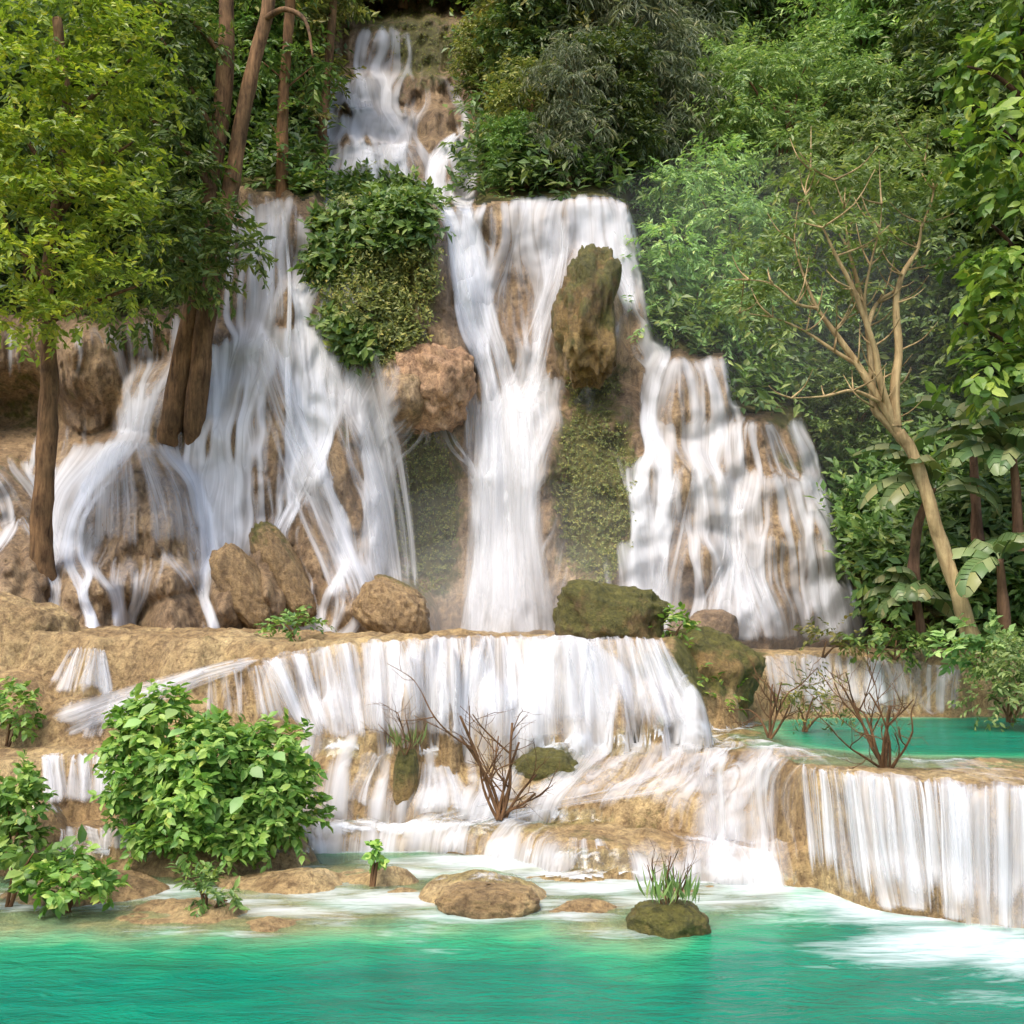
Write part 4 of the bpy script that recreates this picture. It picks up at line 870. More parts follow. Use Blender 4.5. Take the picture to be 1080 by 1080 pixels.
# pale branching tree, right
d = 18.2; b0 = P(1022, 668, d)
wa = Acc()
tube(wa, at_px([(1024, 672), (1005, 610), (985, 550), (968, 490), (948, 455)], d), .135, .10, 10, 6, seed=4, flare=.3)
BR = [([(948, 456), (930, 425), (905, 385), (880, 350), (862, 325), (848, 292)], .11, .03), ([(958, 470), (935, 445), (922, 430), (920, 400), (915, 345), (905, 300), (895, 265), (885, 245)], .11, .03),
      ([(940, 440), (928, 400), (922, 365), (900, 305), (882, 270), (868, 240)], .09, .025), ([(945, 450), (944, 410), (948, 370), (945, 320), (952, 290), (968, 262), (972, 235)], .12, .03),
      ([(915, 345), (925, 320), (945, 305), (955, 285)], .06, .02), ([(930, 425), (900, 412), (870, 418), (835, 420)], .05, .012), ([(905, 385), (880, 370), (850, 350), (815, 335), (780, 330)], .05, .01),
      ([(880, 350), (890, 338), (905, 330)], .04, .012), ([(862, 325), (840, 320), (815, 300), (790, 295)], .04, .01), ([(895, 265), (890, 220), (880, 190)], .03, .008), ([(972, 240), (985, 200), (975, 170)], .035, .008),
      ([(920, 360), (912, 320), (918, 280), (928, 240), (930, 215)], .045, .01), ([(868, 242), (850, 205), (855, 180)], .03, .008), ([(848, 292), (838, 255), (842, 215)], .03, .008)]
for k, (br, a, c) in enumerate(BR): tube(wa, at_px([(x, y, d + .9 * math.sin(k * 2.1) * i / len(br)) for i, (x, y) in enumerate(br)], d), a * .85, c * .7, 7, 5, .06, seed=k)
tr_ = np.random.default_rng(91)
for k, (br, a, c) in enumerate(BR):
    for q in range(1, len(br)):
        for _ in range(2):
            x, y = br[q]; dx = tr_.normal(0, 26); dy = -abs(tr_.normal(26, 14)); e_ = d + .9 * math.sin(k * 2.1) * q / len(br)
            tube(wa, at_px([(x, y, e_), (x + dx * .6, y + dy * .4, e_ + tr_.normal(0, .3)), (x + dx, y + dy, e_ + tr_.normal(0, .5))], d), .022, .005, 5, 3, seed=k)
ca = Acc()
crown(ca, [pxblob(*q, d + e) for q, e in [((885, 195, 50, 20), .5), ((850, 235, 34, 18), -.2), ((930, 205, 40, 18), .3), ((975, 190, 32, 20), 0), ((840, 280, 26, 16), .3), ((900, 245, 34, 12), -.3), ((960, 235, 24, 14), .4), ((800, 310, 30, 18), .3), ((930, 160, 50, 16), .9), ((770, 325, 36, 16), .4), ((815, 345, 30, 14), .2), ((865, 285, 30, 14), .5), ((925, 265, 34, 16), .6), ((850, 190, 40, 18), .8), ((905, 310, 26, 12), .5), ((980, 255, 26, 16), .3), ((800, 260, 36, 18), .9)]], .17, .065, 13, 10, .45, .3, 5, inner=.2)
plant('pale_tree', 'leaning pale barked tree with forked bare limbs on the right bank', 'tree', b0, ca, M['pale_leaf'], wa, M['bark_pale'])

# broad leaved tree at the right edge
d = 18.2; b0 = P(1100, 660, d)
wa = Acc(); tube(wa, at_px([(1110, 670), (1100, 560), (1095, 420), (1090, 260), (1085, 100), (1080, -20)], d + .5), .22, .1, 9, 6, seed=6)
for k, br in enumerate([[(1095, 300), (1060, 250), (1020, 220)], [(1090, 180), (1060, 140), (1030, 110)], [(1096, 400), (1060, 360), (1015, 340)], [(1086, 110), (1050, 80), (1020, 70)]]): tube(wa, at_px(br, d + .3), .06, .02, 6, 4, seed=k)
ca = Acc()
crown(ca, [pxblob(*q, d + e) for q, e in [((1070, 140, 50, 30), 0), ((1040, 165, 35, 22), -.3), ((1075, 215, 45, 26), -.3), ((1060, 275, 45, 24), -.2), ((1075, 330, 40, 28), 0), ((1040, 320, 36, 18), -.2), ((1070, 60, 40, 34), .3), ((1035, 70, 34, 26), .8), ((1095, 400, 40, 30), .2), ((1045, 395, 36, 20), -.1), ((1100, 0, 60, 40), .3)]], .30, .17, 6, 9, .6, .5, 6, fine=True, inner=.4)
plant('broadleaf_tree', 'tree with large bright drooping leaves at the right edge', 'tree', b0, ca, M['big_leaf'], wa, M['bark_dark'])

# feathery trees over the right waterfall
FE = [((742, 368), 27.0, [(700, 300, 46, 28), (745, 290, 48, 30), (690, 345, 34, 26), (725, 335, 40, 22), (775, 320, 36, 24), (705, 262, 36, 22), (680, 380, 22, 22), (760, 355, 30, 22)], 'bluish green feathery tree hanging over the right side of the central waterfall', 'feather_leaf'),
      ((790, 420), 28.5, [(735, 200, 55, 32), (705, 240, 40, 28), (780, 235, 52, 32), (760, 175, 40, 22), (800, 280, 44, 30), (835, 330, 40, 30), (800, 370, 44, 30), (825, 405, 34, 22)], 'mid green feathery tree behind the tiered right waterfall', 'feather_leaf'),
      ((830, 380), 31.5, [(800, 90, 56, 38), (850, 70, 50, 32), (780, 130, 46, 28), (870, 115, 56, 34), (830, 140, 50, 24), (910, 90, 44, 30), (765, 65, 36, 26), (840, 165, 60, 22)], 'rounded fresh green tree high on the right slope', 'feather_leaf'),
      ((935, 430), 29.5, [(870, 170, 50, 28), (915, 190, 50, 26), (840, 215, 44, 26), (900, 150, 56, 28), (960, 150, 44, 28), (880, 250, 44, 30), (945, 265, 46, 34), (985, 220, 34, 30)], 'olive tinged airy tree behind the pale forked limbs', 'pale_leaf')]
for k, (bp, d, bl, lab, mt) in enumerate(FE):
    db = max(d, float(depth_b(bp[0], bp[1] - 10)) - .5); wa = Acc(); cx = np.mean([q[0] for q in bl]); cy = np.mean([q[1] for q in bl])
    tube(wa, at_px([(bp[0], bp[1] + 8), ((bp[0] + cx) / 2 + 8, (bp[1] + cy) / 2 + 20), (cx, cy)], d), .2, .09, 8, 6, seed=k)
    for j, q in enumerate(bl): tube(wa, at_px([(cx + (bp[0] - cx) * .3, cy + (bp[1] - cy) * .3), ((cx + q[0]) / 2, (cy + q[1]) / 2 + 10), (q[0], q[1])], d), .06, .015, 6, 4, seed=j)
    ca = Acc(); crown(ca, [pxblob(*q, d + .8 * math.sin(j * 2.4)) for j, q in enumerate(bl)], .22, .075, 8, 14, .65, .45, 30 + k, inner=.35, up=.2)
    plant('feathery_tree', lab, 'tree', P(bp[0], bp[1], d), ca, M[mt], wa, M['bark'])

# ------------------------------------------------------------------ forest trees of the slopes (six kinds, copied)
def forest_kind(seed, h, spread, low, lm, bm, leaf, wid, dens, droop, nb, label):
    r = np.random.default_rng(seed); e = empty('forest_tree', (0, 0, -50), label, 'tree', 'trees of the forest slopes')
    wa = Acc(); ca = Acc(); lean = r.normal(0, .04 * h, 2); top = np.array([lean[0], lean[1], h * .86])
    tube(wa, [(0, 0, -1.0), (lean[0] * .2, lean[1] * .2, h * .3), (lean[0] * .6, lean[1] * .6, h * .6), top], .022 * h, .007 * h, 8, 5, seed=seed, flare=.3)
    bl = []
    for j in range(nb):
        z = h * (low + (1 - low) * (j + .5) / nb); a = j * 2.4 + r.random(); rr = spread * h * math.sqrt(max(.1, 1 - ((z / h - (low + .35 * (1 - low))) / .75) ** 2)) * (.45 + .5 * r.random())
        c = np.array([math.cos(a) * rr, math.sin(a) * rr, z]); q = h * (.10 + .05 * r.random())
        bl.append((c, (q * 1.35, q * 1.35, q * .8)))
        tube(wa, [np.array([lean[0], lean[1], 0]) * (z / h) + [0, 0, z * .72], c * [.5, .5, .9], c], .008 * h, .002 * h, 5, 3)
    crown(ca, bl, leaf, wid, dens, 11, .8, droop, seed, inner=.5)
    wa.build('trunk', M[bm], e); ca.build('crown', M[lm], e, smooth=False)
    return e
KIN = {'dark': forest_kind(1, 9, .24, .22, 'dark_leaf', 'bark_dark', .36, .16, 3.6, .35, 16, 'dense dark green forest tree'),
       'mid': forest_kind(2, 8, .28, .25, 'mid_leaf', 'bark', .34, .15, 3.6, .3, 15, 'broad mid green forest tree'),
       'olive': forest_kind(3, 7, .26, .2, 'olive_leaf', 'bark_orange', .30, .13, 4.2, .3, 14, 'olive brown forest tree'),
       'grey': forest_kind(4, 8, .27, .15, 'grey_leaf', 'bark_pale', .46, .08, 4.2, .9, 15, 'grey green drooping forest tree'),
       'fresh': forest_kind(5, 6, .3, .22, 'feather_leaf', 'bark', .28, .12, 4.6, .3, 14, 'fresh green forest tree')}
WHERE = {}
SPOTS = [ # (u, v of the foot, kind, height in metres, where it stands)
    (30, 330, 'dark', 8, 'behind the yellow green tree, lowest on the left slope'), (110, 325, 'dark', 8, 'behind the two leaning trunks, above the dark recess'), (165, 300, 'dark', 7.5, 'directly left of the two leaning trunks'), (235, 195, 'mid', 6.5, 'between the two leaning trunks and the orange trunk'),
    (60, 230, 'dark', 10, 'rising behind the top of the yellow green tree'), (150, 220, 'dark', 9, 'filling the gap above the left foliage'), (10, 170, 'mid', 9, 'at the upper left corner of the view'), (215, 130, 'mid', 8, 'high behind the leaning trunks'), (285, 150, 'olive', 7, 'behind the straight orange trunk'),
    (290, 120, 'olive', 5.5, 'just left of the distant high cascade'), (300, 60, 'mid', 9, 'above the orange trunk at the top edge'), (310, 20, 'olive', 6, 'above the head of the high cascade on its left'), (110, 90, 'dark', 10, 'near the top edge above the yellow green tree'),
    (505, 112, 'olive', 2.8, 'lowest beside the bare rock of the high cascade'), (440, 10, 'fresh', 4.5, 'small, in the gap above the head of the high cascade'), (425, -12, 'olive', 7, 'directly above the head of the high cascade'), (550, 0, 'mid', 6, 'right of the head of the high cascade'), (575, 110, 'olive', 4.6, 'right beside the bare cliff of the high cascade'), (540, 208, 'mid', 2.2, 'low beside the foot of the high cascade'), (555, 200, 'olive', 3.6, 'above the left lip of the central waterfall'),
    (600, 200, 'grey', 4.2, 'above the middle lip of the central waterfall'), (645, 200, 'dark', 4.6, 'above the right lip of the central waterfall'), (570, 150, 'dark', 5.5, 'second row above the central waterfall'), (590, 130, 'olive', 7.5, 'with a visible brown trunk above the central waterfall'), (640, 150, 'grey', 7, 'in the second row above the right lip'),
    (690, 230, 'grey', 6, 'left of the bluish feathery tree'), (690, 130, 'grey', 8, 'dark gap left of the rounded fresh green tree'), (590, 60, 'olive', 7, 'at the top edge right of the high cascade'), (575, 50, 'dark', 9, 'at the top edge above the central waterfall'), (630, 60, 'dark', 9, 'top edge, between centre and right slope'), (680, 40, 'grey', 9, 'top edge, left of the rounded fresh green tree'),
    (740, 30, 'dark', 9, 'top edge, above the rounded fresh green tree'), (735, 160, 'dark', 6, 'in the shade under the rounded fresh green tree'), (800, 250, 'mid', 6, 'between the two feathery rows'), (870, 300, 'dark', 7, 'in the dark gap behind the forked limbs'), (800, 20, 'mid', 8, 'top edge, with trunks showing on the right slope'), (860, 30, 'olive', 9, 'top edge, right of the showing trunks'),
    (920, 40, 'dark', 9, 'top edge, right upper slope'), (985, 60, 'dark', 9, 'near the top right corner'), (1050, 50, 'mid', 9, 'in the top right corner'), (960, 150, 'fresh', 7, 'on the upper right slope above the pale tree'), (1020, 170, 'dark', 8, 'behind the large drooping leaves'), (910, 120, 'fresh', 6, 'right of the rounded fresh green tree'),
    (1000, 280, 'dark', 8, 'right of the forked limbs'), (1050, 330, 'dark', 8, 'behind the right edge tree, halfway up'), (960, 330, 'dark', 7, 'close behind the forked limbs'), (900, 400, 'dark', 5.5, 'behind the pale trunk, above the tiered right waterfall'), (860, 450, 'mid', 3.4, 'beside the top tier of the right waterfall'), (980, 440, 'dark', 6, 'behind the banana leaves'),
    (1040, 440, 'mid', 6.5, 'between the banana leaves and the right edge'), (1090, 480, 'dark', 7, 'at the right edge, low on the slope'), (905, 520, 'mid', 3.2, 'above the drooping banana leaves'), (1100, 250, 'mid', 9, 'cut by the right edge, upper slope')]
KW = {'dark': 'dense dark green forest tree', 'mid': 'broad mid green forest tree', 'olive': 'olive brown forest tree', 'grey': 'grey green drooping forest tree', 'fresh': 'fresh green forest tree'}
KH = {'dark': 9, 'mid': 8, 'olive': 7, 'grey': 8, 'fresh': 6}
used = set(); rr_ = np.random.default_rng(77)
for (u, v, kd, h, where) in SPOTS:
    o = KIN[kd] if kd not in used else copy_tree(KIN[kd]); used.add(kd)
    dd = float(depth_b(u, v)); o.location = tuple(P(u, v, dd + .3)); s = h / KH[kd]
    o.scale = (s * (1 + rr_.normal(0, .06)), s, s); o.rotation_euler = (0, 0, rr_.random() * 6.28)
    o['label'] = KW[kd].replace(' forest', '') + ' ' + where

# undergrowth on the slope: nobody could count it
def cover(name, label, sel, n, leaf, wid, mat, seed, per=8, twig=.5, lift=.35, structure='stuff', droop=.2):
    r = np.random.default_rng(seed); ids = np.flatnonzero(sel.ravel())
    wgt = np.ones(len(ids)); k = r.choice(ids, n)
    p = WB.reshape(-1, 3)[k] + r.normal(0, .03, (n, 3))
    nv = np.cross(np.gradient(WB, axis=1), -np.gradient(WB, axis=0)).reshape(-1, 3); nv = unit(nv)[k]; nv = np.where((nv[:, 1:2] > 0), -nv, nv)
    nv = unit(nv + np.array([0, -.2, .4])); a = Acc()
    bl = p + nv * (lift * r.random(n) ** 1.5)[:, None]
    t = unit(nv * .6 + r.normal(0, .6, (n, 3)) - np.array([0, 0, droop])); sd = unit(np.cross(t, nv + r.normal(0, .1, (n, 3))))
    kk = np.arange(per); o = (kk + .5) / per; sg = np.where(kk % 2, 1., -1.)
    tl = twig * (.5 + r.random(n)); base = bl[:, None] + t[:, None] * (o[None, :, None] * tl[:, None, None])
    dd_ = t[:, None] * .6 + sd[:, None] * (sg[None, :, None] * .8) + r.normal(0, .3, (n, per, 3)); nn = nv[:, None] + np.array([0, 0, .4]) + r.normal(0, .4, (n, per, 3))
    ls = leaf * (.5 + .8 * r.random((n, per)))
    leaves(a, base.reshape(-1, 3), dd_.reshape(-1, 3), nn.reshape(-1, 3), ls.ravel(), (ls * wid / leaf).ravel())
    o_ = a.build(name, M[mat], smooth=False); tag(o_, label, 'undergrowth', kind='stuff'); return o_
ab = (above * (1 - ucl) > .5) & ~((U > 335) & (U < 500) & (V > -10) & (V < 215))
patch = fbm(WB[..., 0] * .45, WB[..., 1] * .45, WB[..., 2] * .45, 3)
inview = (U > -100) & (U < 1180) & (V > -60)
cover('undergrowth', 'dark leafy undergrowth covering the forest slopes', ab & inview & (patch < .08), 15000, .34, .16, 'dark_leaf', 1, twig=.8, lift=1.1)
cover('undergrowth', 'lighter leafy patches of undergrowth on the slopes', ab & inview & (patch > -.02), 11000, .30, .14, 'mid_leaf', 2, twig=.7, lift=.9)
hump = (moss + .35 * fbm(WB[..., 0] * 1.2, WB[..., 1], WB[..., 2] * 1.2, 3) > .62) & (np.abs(U - (388 + (V - 200) * .13)) < 84 - (V - 200) * .16) & (V < 425) & (V > 190)
cover('creepers', 'green creepers covering the rounded hump between the left and central waterfalls', hump & (patch < .15), 1500, .26, .15, 'mid_leaf', 3, twig=.4, lift=.2)
cover('creepers', 'yellow green creepers and moss on the rounded hump', hump, 1700, .13, .06, 'olive_leaf', 4, twig=.35, lift=.15)
cover('moss_tufts', 'small mossy tufts clinging to the damp rock between the waterfalls', (moss > .55) & ~ab & ~hump & (U > 380) & (U < 720), 2600, .055, .035, 'olive_leaf', 5, twig=.16, lift=.04)
# ------------------------------------------------------------------ bananas and shrubs of the right bank
def banana_blade(acc, b, az, el, L, Wd, droop, r):
    """one long arching blade, torn along its veins, and its midrib"""
    n = 22; t = np.linspace(0, 1, n + 1)
    h = np.array([math.cos(az), math.sin(az), 0.]); ang = el - droop * t ** 1.3
    step = np.stack([np.cos(ang)[:, None] * h + np.sin(ang)[:, None] * [0, 0, 1.]], 0)[0] * (L / n)
    mid = np.concatenate([[b], b + np.cumsum(step[:-1], 0)]); tg = unit(np.gradient(mid, axis=0)); sd = unit(np.cross(tg, [0, 0, 1.])); up_ = np.cross(sd, tg)
    wv = Wd * .5 * np.clip(np.sin(np.clip((t - .12) / .88, 0, 1) ** .7 * math.pi) ** .6, 0, 1) * (t > .1)
    for sg in (-1, 1):
        k = .14
        while k < .99:
            w2 = min(1.0, k + .06 + .14 * r.random()); g = np.linspace(k, w2 - .012, 4); dr = .2 + .25 * r.random()
            m = np.stack([np.interp(g, t, mid[:, c]) for c in range(3)], -1); s_ = np.stack([np.interp(g, t, sd[:, c]) for c in range(3)], -1); u_ = np.stack([np.interp(g, t, up_[:, c]) for c in range(3)], -1); T = np.stack([np.interp(g, t, tg[:, c]) for c in range(3)], -1)
            ww = np.interp(g, t, wv)[:, None]
            e1 = m + sg * s_ * ww * .55 + u_ * ww * .22 + T * ww * .2; e2 = m + sg * s_ * ww * 1.0 - np.array([0, 0, 1.]) * ww * dr + T * ww * .45
            v = np.concatenate([m, e1, e2]); f = [(i, i + 1, i + 5, i + 4) for i in range(3)] + [(i + 4, i + 5, i + 9, i + 8) for i in range(3)]
            acc.add(v, f4=np.array(f)); k = w2
    tube(acc, mid[::3], .022, .006, 5, 2, 0)

def banana(label, u, v, d, hs, nl, L, seed, azs=None):
    r = np.random.default_rng(seed); b = P(u, v, d); e = empty('banana_plant', b, label, 'banana plant', 'banana plants on the right bank')
    wa = Acc(); lean = r.normal(0, .15, 2); top = np.array([lean[0], lean[1], hs])
    tube(wa, [(0, 0, -.2), (lean[0] * .3, lean[1] * .3, hs * .5), top], .11, .06, 9, 5, .12, .2, seed); wa.build('stem', M['banana_stem'], e)
    for j in range(nl):
        az = (azs[j] if azs else j * 2.4 + r.random()); el = 1.15 - .9 * (j / nl) + r.normal(0, .1); la = Acc()
        banana_blade(la, top + [0, 0, -.15 * j / nl], az, el, L * (.85 + .35 * r.random()), .58 * (.85 + .3 * r.random()), 1.5 + .7 * r.random(), r)
        la.build('leaf', M['banana_leaf'], e)
    return e
PI = math.pi
banana('banana plant with long torn leaves arching over the right waterfall edge', 962, 600, 19.4, 1.5, 9, 1.65, 3, [PI * 1.0, PI * .85, PI * 1.15, PI * 1.3, PI * .6, .2, PI * 1.05, PI * 1.2, -.4])
banana('short banana plant with drooping leaves at the foot of the pale tree', 972, 672, 19.2, .8, 7, 1.0, 4, [PI * 1.1, PI * .95, PI * 1.3, PI * 1.4, PI * .8, .3, PI * 1.02])
banana('banana plant with spreading dark leaves at the right edge', 1075, 570, 18.9, 1.5, 9, 1.7, 5, [PI * 1.0, PI * .9, PI * 1.2, PI * 1.4, PI * .7, .2, PI * 1.1, PI * 1.3, -.2])
banana('tallest banana plant, its leaves fanning above the others', 1030, 560, 20.4, 2.0, 9, 1.9, 6)
banana('banana plant with a thick brown stem near the rounded bush', 1060, 668, 18.0, 1.3, 6, 1.3, 7, [.3, PI * .5, PI * 1.5, PI * .85, -.5, PI * 1.2])

def bush(label, u, v, d, blobs, lm, leaf, wid, dens, seed, fine=True, per=9, twig=.35, droop=.3, name='leafy_bush', stems=True, group=None, inner=.5, upb=.8):
    b = P(u, v, d); ca = Acc(); wa = Acc()
    rx_k = .84 if twig < .33 and v > 740 else 1.0
    bl = [(P(x, y, d + o), (rx * rx_k * d / F, max(rx, rz) * d / F * .85, rz * d / F)) for (x, y, rx, rz, o) in blobs]
    crown(ca, bl, leaf, wid, dens, per, twig, droop, seed, fine, up=.15, inner=inner, upbias=upb)
    for j, q in enumerate(bl): tube(wa, [b + [0.03 * j - .05, 0, -.1], (b + q[0]) / 2 + [0, 0, .05], q[0]], .025, .008, 5, 4, seed=j)
    return plant(name, label, 'bush', b, ca, M[lm], wa, M['twig'], ('foliage', 'stem'), group)
bush('rounded light green bush beside the turquoise pool at the right edge', 1065, 755, 16.6, [(1065, 715, 36, 34, 0), (1085, 700, 30, 28, .2), (1045, 735, 20, 18, -.2), (1090, 735, 30, 24, -.2)], 'pale_leaf', .12, .05, 26, 41)
bush('broad leaved low plant at the foot of the leaning pale trunk', 1030, 698, 18.0, [(1042, 676, 26, 18, 0), (1008, 690, 20, 10, -.1), (1050, 690, 18, 14, 0)], 'feather_leaf', .2, .11, 13, 42)
bush('low green plant under the short banana', 945, 690, 18.8, [(945, 675, 26, 14, 0), (975, 680, 22, 12, 0), (910, 680, 18, 10, 0)], 'mid_leaf', .16, .08, 16, 43)
bush('small plants at the foot of the right tiered waterfall', 870, 688, 19.0, [(872, 676, 20, 12, 0), (890, 682, 14, 7, 0)], 'olive_leaf', .14, .06, 18, 44)
bush('dry green shrub in front of the low back fall', 850, 765, 16.2, [(858, 735, 24, 20, 0), (875, 755, 20, 12, 0), (840, 745, 14, 14, 0)], 'olive_leaf', .13, .035, 18, 45, False, upb=.2)
bush('yellow green plants growing on the dark bank right of the curtain', 740, 735, 16.8, [(735, 722, 22, 12, 0), (765, 735, 18, 10, -.2), (720, 700, 14, 10, 0)], 'big_leaf', .13, .06, 22, 46)
bush('small bright leaved plant on top of the dark bank', 712, 672, 17.0, [(722, 657, 16, 10, 0), (700, 664, 12, 7, 0)], 'bright_leaf', .14, .08, 18, 47)
bush('tiny low green plant on the terrace lip left of centre', 312, 666, 17.0, [(312, 656, 24, 9, 0), (292, 660, 10, 6, 0)], 'mid_leaf', .12, .06, 24, 48)

# ------------------------------------------------------------------ bushes of the front
dB = 12.9
bush('big leafy bush with broad light green leaves at the front left', 225, 900, dB, [(165, 765, 48, 32, .3), (225, 800, 62, 42, 0), (290, 805, 40, 42, .1), (160, 825, 44, 40, 0), (215, 850, 58, 40, -.3), (275, 845, 42, 36, -.1), (195, 885, 36, 18, -.4), (250, 875, 40, 22, -.3), (305, 835, 28, 40, .1), (142, 790, 30, 34, .2), (165, 880, 34, 26, -.2), (225, 888, 40, 20, -.5), (285, 872, 36, 24, -.2), (140, 845, 24, 30, 0), (320, 865, 16, 22, .1)], 'bright_leaf', .14, .08, 38, 51, True, 9, .22, .3)
r = np.random.default_rng(8); big = [o for o in bpy.data.objects if str(o.get('label', '')).startswith('big leafy bush')][0]
for q in [(165, 742), (150, 760), (185, 748), (140, 775), (205, 790), (240, 795), (215, 830), (265, 810), (180, 800), (290, 795), (230, 850), (160, 845), (195, 770), (255, 840)]:
    la = Acc(); one = np.ones((1, 3))
    leaves(la, (P(*q, dB - .6 + .1 * r.random()) - P(225, 900, dB))[None], one * [r.normal(0, .6), -.6, -.3 + r.normal(0, .2)], one * [r.normal(0, .2), -.6, 1], np.array([.2 + .08 * r.random()]), np.array([.16]), True)
    la.build('broad_leaf', M['feather_leaf'], big, smooth=True)
bush('dense green bush at the left edge beside the little two-step cascade', 15, 905, 12.4, [(5, 830, 34, 24, 0), (22, 855, 24, 22, -.1), (0, 870, 26, 26, 0), (20, 890, 30, 18, -.1)], 'bright_leaf', .13, .075, 34, 52, twig=.16)
bush('small round bush at the left edge below the ochre wall', 10, 782, 15.2, [(12, 750, 26, 24, 0), (22, 765, 18, 12, 0)], 'bright_leaf', .11, .07, 32, 53, twig=.16)
bush('low spreading plant at the pool edge, front left', 70, 955, 11.0, [(70, 922, 36, 20, 0), (100, 935, 22, 16, -.1), (45, 940, 24, 16, 0), (70, 942, 30, 14, -.2)], 'bright_leaf', .12, .07, 34, 54, twig=.16)
bush('few dark bluish leaves left of the low spreading plant', 12, 950, 11.2, [(12, 915, 18, 16, 0), (35, 900, 12, 8, 0)], 'mid_leaf', .17, .12, 20, 55)
bush('small tuft of ferny leaves on a rock in the pool, front left', 220, 966, 10.9, [(215, 942, 24, 16, 0), (240, 950, 16, 12, 0), (205, 930, 14, 8, 0)], 'mid_leaf', .11, .04, 40, 56, twig=.16)
bush('tiny green seedling on the shoal at centre left', 396, 925, 11.9, [(392, 897, 7, 6, 0), (398, 908, 6, 6, 0)], 'bright_leaf', .09, .06, 40, 57, twig=.08)

# ------------------------------------------------------------------ bare shrubs
def bare_shrub(label, u, v, d, stems, seed, r0=.022, tufts=0, gen=3):
    r = np.random.default_rng(seed); b = P(u, v, d); e = empty('bare_shrub', b, label, 'shrub', 'leafless shrubs on the terraces')
    a = Acc()
    def grow(p, dr, L, rad, g):
        q = [p]; dd = np.array(dr, float)
        for i in range(3):
            dd = unit(dd + r.normal(0, .20, 3) + [0, 0, .08]); q.append(q[-1] + dd * L / 3)
        tube(a, q, rad, rad * .55, 6 if rad > .012 else 4, 3, .12, seed=r.integers(99))
        if g > 0:
            for i in range(r.integers(2, 4)):
                s = q[1 + i % 3] if i < 2 else q[-1]
                grow(s, unit(dd + r.normal(0, .55, 3)), L * (.5 + .25 * r.random()), rad * .52, g - 1)
    for (du, h) in stems:
        x = du * d / F; hh = h * d / F
        grow(b + [r.normal(0, .04), r.normal(0, .04), -.05], unit(np.array([x, r.normal(0, .1), hh])), math.hypot(x, hh) * .8, r0 * (.7 + .5 * r.random()), gen)
    a.build('stem', M['twig'], e, origin=b)
    if tufts:
        ta = Acc(); n = tufts; az = r.random(n) * 6.28; el = .5 + r.random(n) * .9
        leaves(ta, np.stack([r.normal(0, .12, n), r.normal(0, .08, n), .05 + .05 * r.random(n)], -1), np.stack([np.cos(az) * np.cos(el), np.sin(az) * np.cos(el), np.sin(el)], -1), np.stack([np.cos(az), np.sin(az), .4 * np.ones(n)], -1), .14 + .22 * r.random(n), .010, False, .4)
        ta.build('grass_tuft', M['pale_leaf'], e, smooth=False)
    return e
bare_shrub('tallest leafless shrub with twisted dark stems beside the moss mound', 530, 860, 13.9, [(-22, 140), (-5, 120), (14, 130), (35, 60), (-35, 70), (28, 100), (45, 40), (8, 60)], 61, .026)
bare_shrub('small dry sprigs growing from the mossy stump in the rapids', 430, 792, 14.4, [(-20, 50), (0, 55), (16, 45)], 62, .012, 26, 2)
bare_shrub('brown leafless shrub on the ledge right of the dark bank', 812, 775, 15.0, [(-12, 70), (4, 75), (14, 65), (-4, 55), (20, 50)], 63, .02)
bare_shrub('leafless shrub with many upright stems on the lip of the right curtain', 938, 808, 12.2, [(-70, 95), (-45, 85), (-25, 70), (-10, 95), (8, 105), (18, 85), (-55, 60), (25, 60)], 64, .02)
bare_shrub('grassy leafless sprigs on the moss clump in the pool', 708, 958, 10.4, [(-26, 60), (14, 70), (26, 60), (-10, 50), (34, 45)], 65, .011, 60, 2)
# ------------------------------------------------------------------ LIGHT AND CAMERA
SUN_EL, SUN_AZ = math.radians(60), math.radians(212)      # azimuth from +Y, clockwise
w = bpy.data.worlds.new("World"); scene.world = w; w.use_nodes = True
nt = w.node_tree; bg = nt.nodes['Background']
sky = nt.nodes.new('ShaderNodeTexSky'); sky.sky_type = 'NISHITA'; sky.sun_disc = False
sky.sun_elevation = SUN_EL; sky.sun_rotation = SUN_AZ; sky.dust_density = 3.0; sky.air_density = 1.0; sky.ozone_density = 0.6
nt.links.new(sky.outputs[0], bg.inputs['Color']); bg.inputs['Strength'].default_value = 0.15
sl = bpy.data.lights.new('sun', 'SUN'); sl.energy = 1.35; sl.angle = math.radians(30); sl.color = (1.0, 0.95, 0.86)
so = bpy.data.objects.new('sun', sl); C.objects.link(so)
dirv = Vector((math.sin(SUN_AZ) * math.cos(SUN_EL), math.cos(SUN_AZ) * math.cos(SUN_EL), math.sin(SUN_EL)))
so.rotation_euler = dirv.to_track_quat('Z', 'Y').to_euler(); so.location = dirv * 60

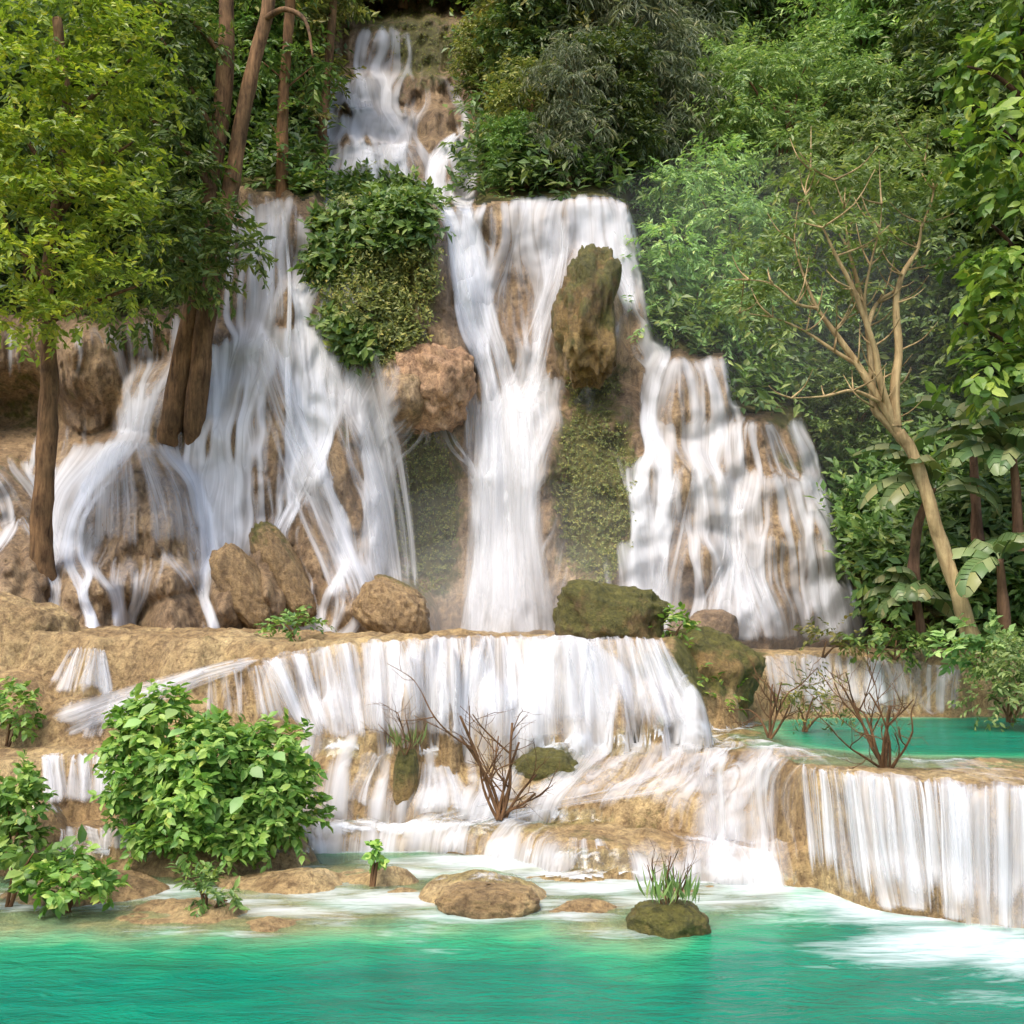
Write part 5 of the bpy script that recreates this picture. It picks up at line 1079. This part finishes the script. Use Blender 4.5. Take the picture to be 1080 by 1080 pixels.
cam = bpy.data.cameras.new('camera'); cam.sensor_width = 36; cam.lens = 36.0; cam.clip_end = 500; cam.clip_start = .1
co = bpy.data.objects.new('camera', cam); C.objects.link(co)
co.location = (0, 0, H_EYE); co.rotation_euler = (math.pi / 2 + TILT, 0, 0)
scene.camera = co
scene.render.engine = 'CYCLES'
cy = scene.cycles
cy.use_denoising = True; cy.max_bounces = 6; cy.diffuse_bounces = 3; cy.glossy_bounces = 2; cy.transmission_bounces = 3
cy.transparent_max_bounces = 48; cy.sample_clamp_indirect = 4.0
scene.view_settings.view_transform = 'Standard'; scene.view_settings.look = 'None'; scene.view_settings.gamma = 1.0
scene.view_settings.exposure = 1.2

def volume(name, dens, col=(1, 1, 1), aniso=.2):
    m, nt, out = new_mat(name); v = nt.nodes.new('ShaderNodeVolumePrincipled'); v.inputs['Density'].default_value = dens
    v.inputs['Color'].default_value = (*col, 1); v.inputs['Anisotropy'].default_value = aniso; nt.links.new(v.outputs[0], out.inputs['Volume']); return m
for (nm, u, v, d, rx, ry, rz, de, lab) in [('mist', 535, 655, 21.6, 2.2, 1.5, 1.0, .06, 'densest white mist where the central plunge lands'), ('mist', 535, 645, 21.7, 3.1, 1.7, 1.7, .035, 'white mist rising around the foot of the central plunge'), ('mist', 535, 625, 21.8, 4.0, 1.7, 2.5, .022, 'thin spray hanging around the lower half of the central plunge'), ('mist', 550, 600, 21.9, 5.0, 1.6, 3.4, .012, 'faint wide veil of spray in front of the mossy recess'),
    ('mist', 760, 660, 21.0, 3.0, 1.4, 1.2, .04, 'faint mist at the foot of the right tiered waterfall'), ('mist', 790, 380, 25.5, 6.5, 2.5, 5.5, .014, 'pale haze drifting in front of the right feathery trees')]:
    th = np.linspace(0, 2 * math.pi, 40, endpoint=False); ph = np.linspace(.02, math.pi - .02, 24); TH, PH = np.meshgrid(th, ph); i_ = np.arange(40 * 24).reshape(24, 40); j_ = np.roll(i_, -1, 1)
    o = make_mesh(nm, np.stack([rx * np.sin(PH) * np.cos(TH), ry * np.sin(PH) * np.sin(TH), rz * np.cos(PH)], -1).reshape(-1, 3), [np.stack([i_[:-1], i_[1:], j_[1:], j_[:-1]], -1).reshape(-1, 4), ], volume('spray', de))
    o.location = P(u, v, d); tag(o, lab, 'mist', kind='stuff')
cy.volume_bounces = 1; cy.volume_step_rate = 4
